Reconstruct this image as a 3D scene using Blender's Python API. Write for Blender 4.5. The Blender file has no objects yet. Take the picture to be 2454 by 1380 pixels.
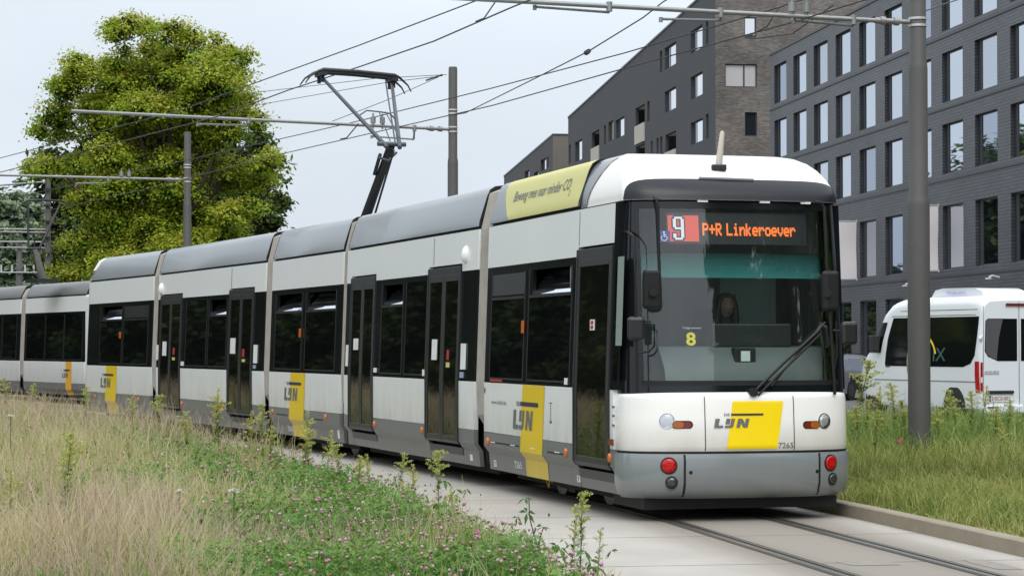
import bpy, bmesh, math, random
import numpy as np
from mathutils import Vector, Matrix
R = math.radians
rng = np.random.default_rng(7); random.seed(7)
sc = bpy.context.scene; COL = sc.collection
F = 5583.0; CX = 1227.0; HY = 828.0; EYE = 1.62
def ZS(y, Z): return EYE + (HY - y) * Z / F          # height of a point at depth Z seen on image row y
def XS(x, Z): return (x - CX) * Z / F

# ------------------------------------------------------------------ materials
def nt(m):
    m.use_nodes = True
    n = m.node_tree.nodes; l = m.node_tree.links
    return n, l, n['Principled BSDF']
def pm(name, col, rough=.5, metal=0., var=.12, scale=6., bump=0., spec=.5, coat=0., bscale=None, dirt=None):
    m = bpy.data.materials.new(name); n, l, b = nt(m)
    b.inputs['Roughness'].default_value = rough; b.inputs['Metallic'].default_value = metal
    b.inputs['Specular IOR Level'].default_value = spec; b.inputs['Coat Weight'].default_value = coat
    tc = n.new('ShaderNodeTexCoord')
    no = n.new('ShaderNodeTexNoise'); no.inputs['Scale'].default_value = scale; no.inputs['Detail'].default_value = 6
    l.new(tc.outputs['Object'], no.inputs['Vector'])
    mx = n.new('ShaderNodeMix'); mx.data_type = 'RGBA'
    mx.inputs['A'].default_value = tuple(c * (1 - var) for c in col) + (1,)
    mx.inputs['B'].default_value = tuple(min(1, c * (1 + var)) for c in col) + (1,)
    l.new(no.outputs['Fac'], mx.inputs['Factor'])
    out = mx.outputs['Result']
    if dirt:                                            # (colour, zlow, zhigh): grime gathered near the bottom
        ge = n.new('ShaderNodeNewGeometry'); sp = n.new('ShaderNodeSeparateXYZ'); l.new(ge.outputs['Position'], sp.inputs[0])
        mr = n.new('ShaderNodeMapRange'); mr.inputs['From Min'].default_value = dirt[2]; mr.inputs['From Max'].default_value = dirt[1]
        l.new(sp.outputs['Z'], mr.inputs['Value'])
        n2 = n.new('ShaderNodeTexNoise'); n2.inputs['Scale'].default_value = 5; n2.inputs['Detail'].default_value = 8; n2.inputs['Roughness'].default_value = .65; mpd = n.new('ShaderNodeMapping'); mpd.inputs['Scale'].default_value = (1, 1, .22)
        l.new(tc.outputs['Object'], mpd.inputs[0]); l.new(mpd.outputs[0], n2.inputs['Vector'])
        mm = n.new('ShaderNodeMath'); mm.operation = 'MULTIPLY'; l.new(mr.outputs[0], mm.inputs[0]); l.new(n2.outputs['Fac'], mm.inputs[1])
        m2 = n.new('ShaderNodeMix'); m2.data_type = 'RGBA'; l.new(mm.outputs[0], m2.inputs['Factor']); l.new(out, m2.inputs['A'])
        m2.inputs['B'].default_value = tuple(dirt[0]) + (1,); out = m2.outputs['Result']
    l.new(out, b.inputs['Base Color'])
    if bump:
        nb = n.new('ShaderNodeTexNoise'); nb.inputs['Scale'].default_value = bscale or scale * 6; nb.inputs['Detail'].default_value = 4
        l.new(tc.outputs['Object'], nb.inputs['Vector'])
        bp = n.new('ShaderNodeBump'); bp.inputs['Strength'].default_value = bump; bp.inputs['Distance'].default_value = .02
        l.new(nb.outputs['Fac'], bp.inputs['Height']); l.new(bp.outputs[0], b.inputs['Normal'])
    return m
def emis(name, col, s, base=(.02, .02, .02)):
    m = pm(name, base, .5); b = m.node_tree.nodes['Principled BSDF']
    b.inputs['Emission Color'].default_value = tuple(col) + (1,); b.inputs['Emission Strength'].default_value = s
    return m
def glassmix(name, tint, alpha, ior=1.45, rough=.02, gl=(1, 1, 1), boost=1.0):
    """transparent / mirror mix: alpha = share of light let through apart from the mirror reflection; the rest is a dark film"""
    m = bpy.data.materials.new(name); m.use_nodes = True; n = m.node_tree.nodes; l = m.node_tree.links
    n.clear(); o = n.new('ShaderNodeOutputMaterial')
    tr = n.new('ShaderNodeBsdfTransparent'); tr.inputs[0].default_value = tuple(tint) + (1,)
    di = n.new('ShaderNodeBsdfDiffuse'); di.inputs[0].default_value = tuple(c * .6 for c in tint) + (1,)
    a = n.new('ShaderNodeMixShader'); a.inputs[0].default_value = 1 - alpha; l.new(tr.outputs[0], a.inputs[1]); l.new(di.outputs[0], a.inputs[2])
    g = n.new('ShaderNodeBsdfGlossy'); g.inputs['Roughness'].default_value = rough; g.inputs[0].default_value = tuple(gl) + (1,)
    fr = n.new('ShaderNodeFresnel'); fr.inputs[0].default_value = ior
    mu = n.new('ShaderNodeMath'); mu.operation = 'MULTIPLY'; mu.use_clamp = True; mu.inputs[1].default_value = boost; l.new(fr.outputs[0], mu.inputs[0])
    mx = n.new('ShaderNodeMixShader'); l.new(mu.outputs[0], mx.inputs[0]); l.new(a.outputs[0], mx.inputs[1]); l.new(g.outputs[0], mx.inputs[2])
    l.new(mx.outputs[0], o.inputs[0]); return m
def mirrorglass(name, base, fac, gl=(.9, .94, 1), wav=.0):
    m = bpy.data.materials.new(name); m.use_nodes = True; n = m.node_tree.nodes; l = m.node_tree.links
    n.clear(); o = n.new('ShaderNodeOutputMaterial')
    di = n.new('ShaderNodeBsdfDiffuse'); di.inputs[0].default_value = tuple(base) + (1,)
    g = n.new('ShaderNodeBsdfGlossy'); g.inputs['Roughness'].default_value = .015; g.inputs[0].default_value = tuple(gl) + (1,)
    mx = n.new('ShaderNodeMixShader'); mx.inputs[0].default_value = fac
    l.new(di.outputs[0], mx.inputs[1]); l.new(g.outputs[0], mx.inputs[2]); l.new(mx.outputs[0], o.inputs[0])
    if wav:
        tc = n.new('ShaderNodeTexCoord'); no = n.new('ShaderNodeTexNoise'); no.inputs['Scale'].default_value = .6
        l.new(tc.outputs['Object'], no.inputs['Vector']); bp = n.new('ShaderNodeBump'); bp.inputs['Strength'].default_value = wav; bp.inputs['Distance'].default_value = .05
        l.new(no.outputs['Fac'], bp.inputs['Height']); l.new(bp.outputs[0], g.inputs['Normal'])
    return m
def vcol(name, rough=.6, trans=.25, gain=1.0):
    m = bpy.data.materials.new(name); n, l, b = nt(m)
    at = n.new('ShaderNodeAttribute'); at.attribute_name = 'Col'
    l.new(at.outputs['Color'], b.inputs['Base Color']); b.inputs['Roughness'].default_value = rough; b.inputs['Specular IOR Level'].default_value = .25
    if trans:
        t = n.new('ShaderNodeBsdfTranslucent'); l.new(at.outputs['Color'], t.inputs[0])
        mx = n.new('ShaderNodeMixShader'); mx.inputs[0].default_value = trans
        l.new(b.outputs[0], mx.inputs[1]); l.new(t.outputs[0], mx.inputs[2]); l.new(mx.outputs[0], n['Material Output'].inputs[0])
    return m
GRIME = (.16, .145, .12)
M = dict(
    white=pm('white_paint', (.82, .855, .855), .28, var=.05, scale=.8, coat=.3, dirt=(GRIME, .40, 1.25)),
    frontwhite=pm('front_white_paint', (.83, .83, .80), .28, var=.02, scale=1.2, coat=.3, dirt=((.40, .37, .31), .58, .95)),
    grey=pm('skirt_grey_paint', (.155, .168, .168), .38, var=.10, scale=2, dirt=((.10, .09, .075), .2, .8)),
    bumper=pm('bumper_grey_paint', (.205, .23, .238), .16, var=.05, scale=1.5, bump=.06, bscale=2.2, coat=.25, dirt=((.16, .15, .13), .15, .6)),
    cover=pm('roof_cover_grey', (.27, .295, .325), .32, var=.06, scale=.9, coat=.12),
    dgrey=pm('dark_grey_panel', (.15, .165, .18), .3, var=.06, scale=2, coat=.3),
    black=pm('black_rubber', (.012, .013, .014), .55, var=.2, spec=.3),
    blackgloss=pm('black_gloss_panel', (.008, .010, .012), .12, var=.1, spec=.5),
    doorfr=pm('door_frame_charcoal', (.015, .017, .018), .4, var=.1),
    interior=pm('dark_interior', (.02, .022, .022), .8, var=.2),
    yellow=pm('yellow_stripe', (.72, .52, .006), .35, var=.04, scale=2, dirt=((.30, .24, .05), .2, .7)),
    fyellow=pm('front_yellow', (.90, .66, .003), .35, var=.02),
    orangest=pm('orange_stripe', (.72, .38, .02), .4, var=.05),
    pale=pm('pale_yellow_film', (.55, .53, .17), .4, var=.04, scale=1.5),
    logo=pm('logo_grey', (.13, .135, .14), .5, var=.05), navy=pm('navy_line', (.02, .025, .07), .5),
    amber=pm('amber_lens', (.58, .13, .008), .25, var=.1, coat=.5), red=pm('red_lens', (.42, .004, .004), .15, var=.25, scale=40),
    dred=pm('dark_red_lens', (.16, .022, .012), .18), ambdark=pm('brown_amber_lens', (.36, .10, .015), .18), bulb=pm('bright_reflector', (.92, .93, .95), .12, .3), chrome=pm('chrome_reflector', (.8, .8, .8), .08, 1., var=.05),
    lens=glassmix('clear_lens', (.95, .97, 1), .98, 1.5), darklamp=pm('dark_lamp', (.03, .03, .033), .15, coat=.6),
    bellows=pm('bellows_fabric', (.34, .32, .29), .8, var=.25, scale=5, bump=.3),
    steel=pm('galvanised_steel', (.30, .31, .31), .45, .5, var=.2, scale=9), polegrey=pm('pole_grey_paint', (.092, .092, .090), .55, var=.10, scale=4, dirt=((.06, .06, .045), 0, 1.0)),
    wire=pm('wire_copper_dark', (.06, .055, .055), .5, .3), pant=pm('pantograph_dark', (.018, .018, .02), .5), pantgrey=pm('pantograph_tube_grey', (.075, .085, .10), .45, .3),
    sidepane=glassmix('tinted_side_glass', (.008, .010, .010), 0., 1.45, boost=.85),
    screen=glassmix('windscreen_glass', (.84, .92, .90), .985, 1.5, boost=2.0), teal=None,
    alu=pm('alu_insulator', (.6, .6, .58), .4, .3), sticker=pm('sticker_white', (.7, .72, .72), .5), blue=pm('sticker_blue', (.03, .06, .4), .5),
    stickred=pm('sticker_red', (.35, .02, .02), .5), antenna=pm('antenna_cream', (.50, .47, .40), .5),
    seat=pm('seat_fabric', (.03, .035, .05), .9), dash=pm('dashboard_grey', (.13, .145, .145), .6, var=.1), wallgreen=pm('cab_wall', (.20, .25, .235), .7),
    skin=pm('skin', (.42, .25, .18), .5, var=.05), hair=pm('hair_dark', (.012, .009, .008), .5, bump=.3), jacket=pm('jacket_dark', (.03, .033, .045), .8), shirt=pm('shirt_pale', (.45, .48, .5), .8), lips=pm('lips', (.3, .08, .07), .5), eye=pm('eye_dark', (.02, .015, .01), .2),
    redbox=emis('led_red_box', (1, .11, .07), .80), digit=emis('led_white_digit', (.9, .92, 1), .9), led=emis('led_orange', (1, .19, .03), 1.5), navyo=pm('digit_outline', (.02, .02, .06), .5), disp=pm('display_black', (.02, .022, .024), .4), numy=pm('number_yellow', (.8, .62, .01), .5),
    partition=pm('cab_partition_green', (.36, .44, .41), .6, var=.15, scale=1.5), disp2=pm('pale_blue_sticker', (.28, .33, .48), .5), visor=pm('visor_navy_black', (.010, .012, .018), .34, var=.1, spec=.35), tyre=pm('tyre_rubber', (.015, .015, .015), .8, bump=.2), rim=pm('wheel_rim', (.12, .125, .13), .35, .8),
)
M['teal'] = glassmix('teal_sun_film', (.14, .60, .60), .60, 1.3)
_n = M['teal'].node_tree.nodes; _l = M['teal'].node_tree.links; _g = _n.new('ShaderNodeNewGeometry'); _s = _n.new('ShaderNodeSeparateXYZ'); _l.new(_g.outputs['Position'], _s.inputs[0])
_r = _n.new('ShaderNodeMapRange'); _r.inputs['From Min'].default_value = 2.24; _r.inputs['From Max'].default_value = 2.47; _r.inputs['To Min'].default_value = .50; _r.inputs['To Max'].default_value = .08; _l.new(_s.outputs['Z'], _r.inputs['Value'])
for _x in _n:
    if _x.type == 'MIX_SHADER' and _x.inputs[1].links[0].from_node.type == 'BSDF_TRANSPARENT': _l.new(_r.outputs[0], _x.inputs[0])

# ------------------------------------------------------------------ mesh builder
class MB:
    def __init__(s): s.v = []; s.f = []; s.m = []; s.sm = []
    def add(s, vs, fs, mi=0, smooth=False):
        o = len(s.v); s.v += [tuple(p) for p in vs]
        for f in fs: s.f.append([i + o for i in f]); s.m.append(mi); s.sm.append(smooth)
    def box(s, a, b, T=None, mi=0):
        p = [(x, y, z) for z in (a[2], b[2]) for y in (a[1], b[1]) for x in (a[0], b[0])]
        if T: p = [T(*q) for q in p]
        s.add(p, [(0, 2, 3, 1), (4, 5, 7, 6), (0, 1, 5, 4), (2, 6, 7, 3), (0, 4, 6, 2), (1, 3, 7, 5)], mi)
    def tube(s, pts, r, n=6, mi=0, caps=True, smooth=True):
        pts = [Vector(p) for p in pts]; k = len(pts); rs = r if isinstance(r, (list, tuple)) else [r] * k
        rings = []
        up = None
        for i, p in enumerate(pts):
            d = (pts[min(i + 1, k - 1)] - pts[max(i - 1, 0)]).normalized()
            if up is None: up = Vector((0, 0, 1)) if abs(d.z) < .95 else Vector((1, 0, 0))
            a = d.cross(up)
            if a.length < 1e-4: a = d.cross(Vector((0, 1, 0)))
            a.normalize(); b = a.cross(d).normalized()
            rings.append([p + (a * math.cos(2 * math.pi * j / n) + b * math.sin(2 * math.pi * j / n)) * rs[i] for j in range(n)])
        vs = [q for rg in rings for q in rg]; fs = []
        for i in range(k - 1):
            for j in range(n): fs.append((i * n + j, i * n + (j + 1) % n, (i + 1) * n + (j + 1) % n, (i + 1) * n + j))
        s.add(vs, fs, mi, smooth)
        if caps: s.add(rings[0], [tuple(range(n))[::-1]], mi); s.add(rings[-1], [tuple(range(n))], mi)
    def grid(s, rows, mi=0, smooth=True, closed=False):
        n = len(rows[0]); vs = [q for r in rows for q in r]; fs = []
        for i in range(len(rows) - 1):
            for j in range(n if closed else n - 1): fs.append((i * n + j, i * n + (j + 1) % n, (i + 1) * n + (j + 1) % n, (i + 1) * n + j))
        s.add(vs, fs, mi, smooth)
    def disc(s, c, nrm, r, n=20, mi=0, depth=0., dome=0.):
        c = Vector(c); nrm = Vector(nrm).normalized(); a = nrm.orthogonal().normalized(); b = nrm.cross(a)
        ring = lambda rr, h: [c + nrm * h + (a * math.cos(t * 2 * math.pi / n) + b * math.sin(t * 2 * math.pi / n)) * rr for t in range(n)]
        rows = [ring(r, 0), ring(r, depth)]
        if dome: rows += [ring(r * .85, depth + dome * .5), ring(r * .5, depth + dome * .9)]
        s.grid(rows, mi, True, True); s.add(rows[-1], [tuple(range(n))], mi)
    def build(s, name, mats, parent=None, bevel=0., loc=None, origin=None):
        if not isinstance(mats, (list, tuple)): mats = [mats]
        me = bpy.data.meshes.new(name); og = Vector(origin) if origin is not None else Vector((0, 0, 0))
        me.from_pydata([tuple(Vector(p) - og) for p in s.v], [], s.f); me.update()
        for m in mats: me.materials.append(m)
        me.polygons.foreach_set('material_index', s.m); me.polygons.foreach_set('use_smooth', s.sm); me.update()
        o = bpy.data.objects.new(name, me); COL.objects.link(o)
        if parent: o.parent = parent
        if loc is not None: o.location = loc
        if bevel:
            md = o.modifiers.new('bevel', 'BEVEL'); md.width = bevel; md.segments = 2; md.limit_method = 'ANGLE'
        return o
def npmesh(name, verts, faces_n, mats, cols=None, parent=None, mi=None, smooth=False):
    """verts (N,3) array; faces: array (K,q) of equal-sized polygons"""
    me = bpy.data.meshes.new(name); N = len(verts); K, q = faces_n.shape
    me.vertices.add(N); me.vertices.foreach_set('co', np.asarray(verts, np.float32).ravel())
    me.loops.add(K * q); me.loops.foreach_set('vertex_index', faces_n.astype(np.int32).ravel())
    me.polygons.add(K); me.polygons.foreach_set('loop_start', np.arange(0, K * q, q, dtype=np.int32))
    me.update(calc_edges=True)
    if cols is not None:
        ca = me.color_attributes.new('Col', 'FLOAT_COLOR', 'POINT')
        c4 = np.ones((N, 4), np.float32); c4[:, :3] = cols; ca.data.foreach_set('color', c4.ravel())
    for m in (mats if isinstance(mats, (list, tuple)) else [mats]): me.materials.append(m)
    if mi is not None: me.polygons.foreach_set('material_index', mi.astype(np.int32))
    if smooth: me.polygons.foreach_set('use_smooth', np.ones(K, bool))
    o = bpy.data.objects.new(name, me); COL.objects.link(o)
    if parent: o.parent = parent
    return o
def tag(o, label=None, cat=None, group=None, kind=None):
    if label: o['label'] = label
    if cat: o['category'] = cat
    if group: o['group'] = group
    if kind: o['kind'] = kind
    return o
def empty(name, loc=(0, 0, 0), rz=0., label=None, cat=None, group=None):
    o = bpy.data.objects.new(name, None); o.location = loc; o.rotation_euler = (0, 0, rz); o.empty_display_size = .1
    COL.objects.link(o); return tag(o, label, cat, group)
def text_on(s, width, height, fn, name, mat, parent, condensed=False, shear=0., offset=0.):
    cu = bpy.data.curves.new(name, 'FONT'); cu.body = s; cu.size = 1; cu.shear = shear; cu.resolution_u = 4; cu.offset = offset
    to = bpy.data.objects.new(name, cu); COL.objects.link(to); bpy.context.view_layer.update()
    dg = bpy.context.evaluated_depsgraph_get(); me = bpy.data.meshes.new_from_object(to.evaluated_get(dg))
    bpy.data.objects.remove(to)
    xs = [v.co.x for v in me.vertices]; ys = [v.co.y for v in me.vertices]
    x0, x1, y0, y1 = min(xs), max(xs), min(ys), max(ys)
    for v in me.vertices: v.co = fn((v.co.x - x0) / (x1 - x0) * width, (v.co.y - y0) / (y1 - y0) * height)
    me.materials.clear(); me.materials.append(mat); me.name = name
    o = bpy.data.objects.new(name, me); COL.objects.link(o); o.parent = parent
    return o

# ------------------------------------------------------------------ track path (left face of the tram, arc)
DS = .05; S0 = -24.; NS = int((80 + 24) / DS)
def heading(s):
    if s >= 0: return R(14.25 + .38 * min(s, 34))
    return R(max(7.2, 14.25 + 1.9 * s)) if s > -3.7 else R(7.2)
pth = {}
px_, pz_ = .935, 21.6
P_pos = [(px_, pz_, heading(0))]
for i in range(int(80 / DS)):
    h = heading(i * DS); px_ -= math.sin(h) * DS; pz_ += math.cos(h) * DS; P_pos.append((px_, pz_, heading((i + 1) * DS)))
P_neg = [(.757, 21.65, R(9.9))]; px_, pz_ = .757, 21.65
for i in range(int(26 / DS)):
    h = R(9.9); px_ += math.sin(h) * DS; pz_ -= math.cos(h) * DS; P_neg.append((px_, pz_, h))
def path(s, off=0., z=0.):
    """point at distance s behind the tram front along the track; off = metres to the left (viewer side) of the track centre"""
    i = int(round(abs(s) / DS)); L = P_pos if s >= 0 else P_neg
    x, y, h = L[min(i, len(L) - 1)]
    c, sn = math.cos(h), math.sin(h); k = 1.15 - off - (.18 * max(0, 1 - s / 6) if s >= 0 else 0)
    return Vector((x + c * k, y + sn * k, z))

# ------------------------------------------------------------------ tram sections
HW = [(.24, 1.075), (.42, 1.09), (.50, 1.15), (1.21, 1.15), (2.95, 1.09), (3.5, 1.07)]
def hw(z):
    if z <= HW[0][0]: return HW[0][1]
    for (a, p), (b, q) in zip(HW, HW[1:]):
        if z <= b: return p + (q - p) * (z - a) / (b - a)
    return HW[-1][1]
class Sec:
    def __init__(s, pr, pf):
        pr = Vector((pr[0], pr[1])); pf = Vector((pf[0], pf[1])); s.L = (pf - pr).length
        s.f = (pf - pr).normalized(); s.n = Vector((s.f.y, -s.f.x))
        if s.n.x > 0: s.n = -s.n
        s.c = pf - s.n * 1.15
    def T(s, u, v, z): p = s.c + s.f * u + s.n * v; return Vector((p.x, p.y, z))
    def side(s, u, z, off=0., sg=1): return s.T(u, sg * (hw(z) + off), z)
    def u(s, px, v=1.15):
        k = (px - CX) / F; p = s.c + s.n * v
        return (k * p.y - p.x) / (s.f.x - k * s.f.y)
    def z(s, y, u, v=1.15): p = s.c + s.f * u + s.n * v; return ZS(y, p.y)
def lf(s): x, y, h = P_pos[int(round(s / DS))]; return (x, y)
SB = [(4.83, 0), (11.38, 5.225), (15.99, 11.92), (23.70, 16.55), (29.13, 24.32)]
SEC = [Sec(lf(a), lf(b)) for a, b in SB]
def side_strip(mb, S, u0, u1, zs, off, mi=0, sg=1, nu=1, th=0.02):
    """curved thin panel on the body side, built as a closed slab of thickness th"""
    zs = list(zs)
    for i in range(nu):
        a = u0 + (u1 - u0) * i / nu; b = u0 + (u1 - u0) * (i + 1) / nu
        outer = [[S.side(a, z, off, sg), S.side(b, z, off, sg)] for z in zs]; inner = [[S.side(a, z, off - th, sg), S.side(b, z, off - th, sg)] for z in zs]
        k = len(zs); vs = [p for r in outer for p in r] + [p for r in inner for p in r]; fs = []
        for j in range(k - 1):
            fs.append((2 * j, 2 * j + 1, 2 * j + 3, 2 * j + 2)); o = 2 * k
            fs.append((o + 2 * j + 1, o + 2 * j, o + 2 * j + 2, o + 2 * j + 3))
            fs.append((2 * j, 2 * j + 2, o + 2 * j + 2, o + 2 * j)); fs.append((2 * j + 3, 2 * j + 1, o + 2 * j + 1, o + 2 * j + 3))
        fs.append((1, 0, 2 * k, 2 * k + 1)); fs.append((2 * k - 2, 2 * k - 1, 4 * k - 1, 4 * k - 2))
        mb.add(vs, fs, mi)
def zr(a, b):
    r = [a] + [z for z in (.42, .50, .66, 1.21, 2.0, 2.49) if a + .01 < z < b - .01] + [b]; return r
def disc_side(mb, S, u, z, r, sg=1, **k):
    mb.disc(S.side(u, z, .002, sg), Vector((S.n.x, S.n.y, 0)) * sg, r, **k)

LIJN = dict(L=[(0, 0), (.62, 0), (.66, .24), (.30, .24), (.42, 1), (.10, 1)], I=[(.80, .42), (1.10, .42), (1.19, 1), (.89, 1)],
            J=[(.74, 0), (1.22, 0), (1.36, .10), (1.52, 1), (1.26, 1), (1.15, .30), (1.08, .22), (.78, .22)], N=[(1.58, 0), (1.84, 0), (1.93, .55), (2.10, 0), (2.40, 0), (2.56, 1), (2.30, 1), (2.21, .45), (2.04, 1), (1.74, 1)])
def logo(fn, w, h, name, parent, mat, shear=True):
    mb = MB()
    for k, poly in LIJN.items():
        pts = [((x - (0 if shear else .15 * y)) / 2.56 * w, y * h) for x, y in poly]
        # triangulate through bmesh
        bm = bmesh.new(); f = bm.faces.new([bm.verts.new((x, y, 0)) for x, y in pts]); f.normal_update(); bmesh.ops.triangulate(bm, faces=[f]); bm.verts.index_update()
        mb.add([fn(v.co.x, v.co.y) for v in bm.verts], [[v.index for v in q.verts] for q in bm.faces]); bm.free()
    return mb.build(name, mat, parent)

troot = empty('tram', (2.05, 21.88, 0), 0, 'long articulated white and grey tram with yellow stripes, route 9, nose towards us', 'tram')
# meshes are written in world coordinates, so children undo the root's offset
def tb(mb, name, mats, parent=troot, bevel=0.):
    o = mb.build(name, mats, None, bevel, origin=(troot.location if parent is not None else (0, 0, 0)))
    o.parent = parent; return o
class _P:      # text helper for tram parts
    pass
OFF = Vector(troot.location)

def body(S, u0, u1, root, origin, roofz=3.46, hr=2.95, holes=(), doors=(), cover=True, mats=None, covermat=None, skirt=True, hasright=True, low=.24, core=None):
    """one car body: white/grey shell with the black window band"""
    def put(mb, name, mats, parent=None, bevel=0.):
        o = mb.build(name, mats, None, bevel, origin=origin); o.parent = parent or root; return o
    mb = MB()
    # core, inset
    core = u1 if core is None else core
    if core < u1: mb.box((core, -1.0, low + .04), (u1, 1.0, .69), S.T, 0)
    mb.box((u0, -1.0, low + .04), (core, 1.0, 1.20), S.T, 0); mb.box((u0 + .15, -.98, low - .10), (u1 - .15, .80, low + .039), S.T, 0); mb.box((u0, -.97, 2.49), (u1, .97, hr), S.T, 0)  # low wide box added to darken the gap beneath the car
    mb.box((u0, -.80, 1.20), (core, -.05, 2.49), S.T, 0)
    put(mb, 'core_and_shade_box', M['interior'])
    sh = MB()
    for sg in (1, -1):
        cuts = sorted([(a, b) for a, b, *_ in doors]) if sg == 1 else []
        x = u0; segs = []
        for a, b in cuts: segs.append((x, a)); x = b
        segs.append((x, u1))
        for a, b in segs:
            if b - a < .03: continue
            side_strip(sh, S, a, b, zr(.66, 1.21), 0., 0, sg, th=.05)
            side_strip(sh, S, a, b, zr(low, .655), 0., 1, sg, th=.05)
        side_strip(sh, S, u0, u1, [2.58, 2.75, hr], 0., 0, sg, th=.05)
        if sg == 1:
            x = u0
            for a, b in segs:
                if b - a > .03: side_strip(sh, S, a, b, [2.49, 2.58], 0., 0, sg, th=.05)
        else: side_strip(sh, S, u0, u1, [2.49, 2.58], 0., 0, sg, th=.05)
        for a, b in cuts: side_strip(sh, S, a, b, zr(low, .43), -.005, 1, sg, th=.05)
        # eave seam
        side_strip(sh, S, u0, u1, [hr, hr + .035], -.04, 2, sg, th=.05)
    sh.box((u0, -1.03, hr), (u1, 1.03, hr + .034), S.T, 2)
    bo = put(sh, 'body_shell', [mats[0], mats[1], M['black']])
    # window band with openings for the tilted vents
    wb = MB()
    for sg in (1, -1):
        hl = sorted(holes) if sg == 1 else []
        x = u0; cuts = sorted([(a, b) for a, b, *_ in doors]) if sg == 1 else []
        side_strip(wb, S, u0, u1, [1.21, 2.13], -.004, 0, sg, th=.04)
        for a, b in hl: side_strip(wb, S, x, a, [2.13, 2.49], -.004, 0, sg, th=.04); x = b
        side_strip(wb, S, x, u1, [2.13, 2.49], -.004, 0, sg, th=.04)
        for a, b in hl: side_strip(wb, S, a, b, [2.41, 2.49], -.004, 0, sg, th=.04)
    put(wb, 'window_band', M['blackgloss'])
    if cover:
        cv = MB(); pr = [(hr + .035, 1.085), (hr + .09, 1.08), (roofz - .12, .985), (roofz - .05, .95), (roofz - .012, .89), (roofz, .80)]
        prof = [(v, z) for z, v in pr] + [(-v, z) for z, v in reversed(pr)]
        e = [u0 + .02, u0 + .05, u1 - .05, u1 - .02]
        cv.grid([[S.T(u, v * (1 if 0 < i < 3 else .985), z) for v, z in prof] for i, u in enumerate(e)], 0, True)
        for u in (e[0], e[-1]): cv.add([S.T(u, v, z) for v, z in prof], [tuple(range(len(prof)))], 1)
        put(cv, 'roof_cover', [covermat or M['cover'], M['black']])
    return bo
def win(S, a, b, z0=1.27, z1=2.42, root=troot, origin=OFF, hopper=False, sign=False, mat=None):
    mb = MB(); m = mat or M['sidepane']
    side_strip(mb, S, a, b, [z0, 1.8, 2.12] if (hopper or sign) else [z0, 1.8, z1], .004, 0, 1, th=.012)
    w = mb.build('side_window', m, None, 0, origin=origin); w.parent = root
    fr = MB(); side_strip(fr, S, a - .012, b + .012, [z0 - .02, z0], .006, 0, 1, th=.02)
    if hopper or sign: side_strip(fr, S, a, b, [2.12, 2.15], .010, 0, 1, th=.03)
    for e in (a, b): side_strip(fr, S, e - .012, e + .012, [z0, 1.8, z1], .007, 0, 1, th=.02)
    f = fr.build('window_frame', M['black'], None, 0, origin=origin); f.parent = w
    if hopper:   # vent pane hinged at its foot and tilted inwards
        vp = MB(); q0 = [S.side(a + .02, 2.155, -.01), S.side(b - .02, 2.155, -.01)]; q1 = [S.T(b - .02, hw(2.4) - .20, 2.40), S.T(a + .02, hw(2.4) - .20, 2.40)]
        vp.add(q0 + q1, [(0, 1, 2, 3)]); o = vp.build('vent_pane', M['ventpane'], None, 0, origin=origin); o.parent = w
    if sign:
        vp = MB(); side_strip(vp, S, a + .02, b - .02, [2.17, 2.40], .004, 0, 1, th=.01); o = vp.build('route_display', M['disp'], None, 0, origin=origin); o.parent = w
    return w
M['ventpane'] = mirrorglass('vent_glass', (.05, .055, .06), .85)
M['doorlow'] = glassmix('door_glass', (.012, .014, .010), 0., 1.45, boost=.9)
def door(S, a, b, leaves=2, root=troot, origin=OFF, zb=.47, zt=2.555, stick=()):
    mb = MB(); g = MB(); w = (b - a) / leaves
    side_strip(mb, S, a, a + .035, zr(zb, zt), .018, 0, 1, th=.06); side_strip(mb, S, b - .035, b, zr(zb, zt), .018, 0, 1, th=.06)
    side_strip(mb, S, a, b, [zt - .09, zt], .014, 0, 1, th=.07)
    for i in range(leaves):
        x0 = a + .035 + i * (w - .035 / leaves * 2 + .0) if leaves > 1 else a + .035
        x0 = a + .035 + i * ((b - a - .07) / leaves); x1 = x0 + (b - a - .07) / leaves
        for p, q in ((x0 + .003, x0 + .075), (x1 - .075, x1 - .003)): side_strip(mb, S, p, q, zr(zb, zt - .09), .012, 0, 1, th=.04)
        side_strip(mb, S, x0 + .075, x1 - .075, zr(zb, .56), .012, 0, 1, th=.04); side_strip(mb, S, x0 + .075, x1 - .075, [zt - .17, zt - .09], .012, 0, 1, th=.04)
        side_strip(g, S, x0 + .075, x1 - .075, zr(.56, zt - .17), .004, 0, 1, th=.01)
    side_strip(mb, S, a, b, [.34, .43], .004, 0, 1, th=.06)                 # step lip
    o = mb.build('door', M['doorfr'], None, .004, origin=origin); o.parent = root
    p = g.build('door_glass', M['doorlow'], None, 0, origin=origin); p.parent = o
    for (x0, x1, z0, z1, mk) in stick:
        st = MB(); side_strip(st, S, x0, x1, [z0, z1], .010, 0, 1, th=.004)
        s = st.build('notice_sticker', M[mk], None, 0, origin=origin); s.parent = o
    return o
def sticker(S, x0, x1, z0, z1, mat, off=.012, name='sticker', root=troot, origin=OFF):
    st = MB(); side_strip(st, S, x0, x1, zr(z0, z1), off, 0, 1, th=.006); o = st.build(name, mat, None, 0, origin=origin); o.parent = root; return o
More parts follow.
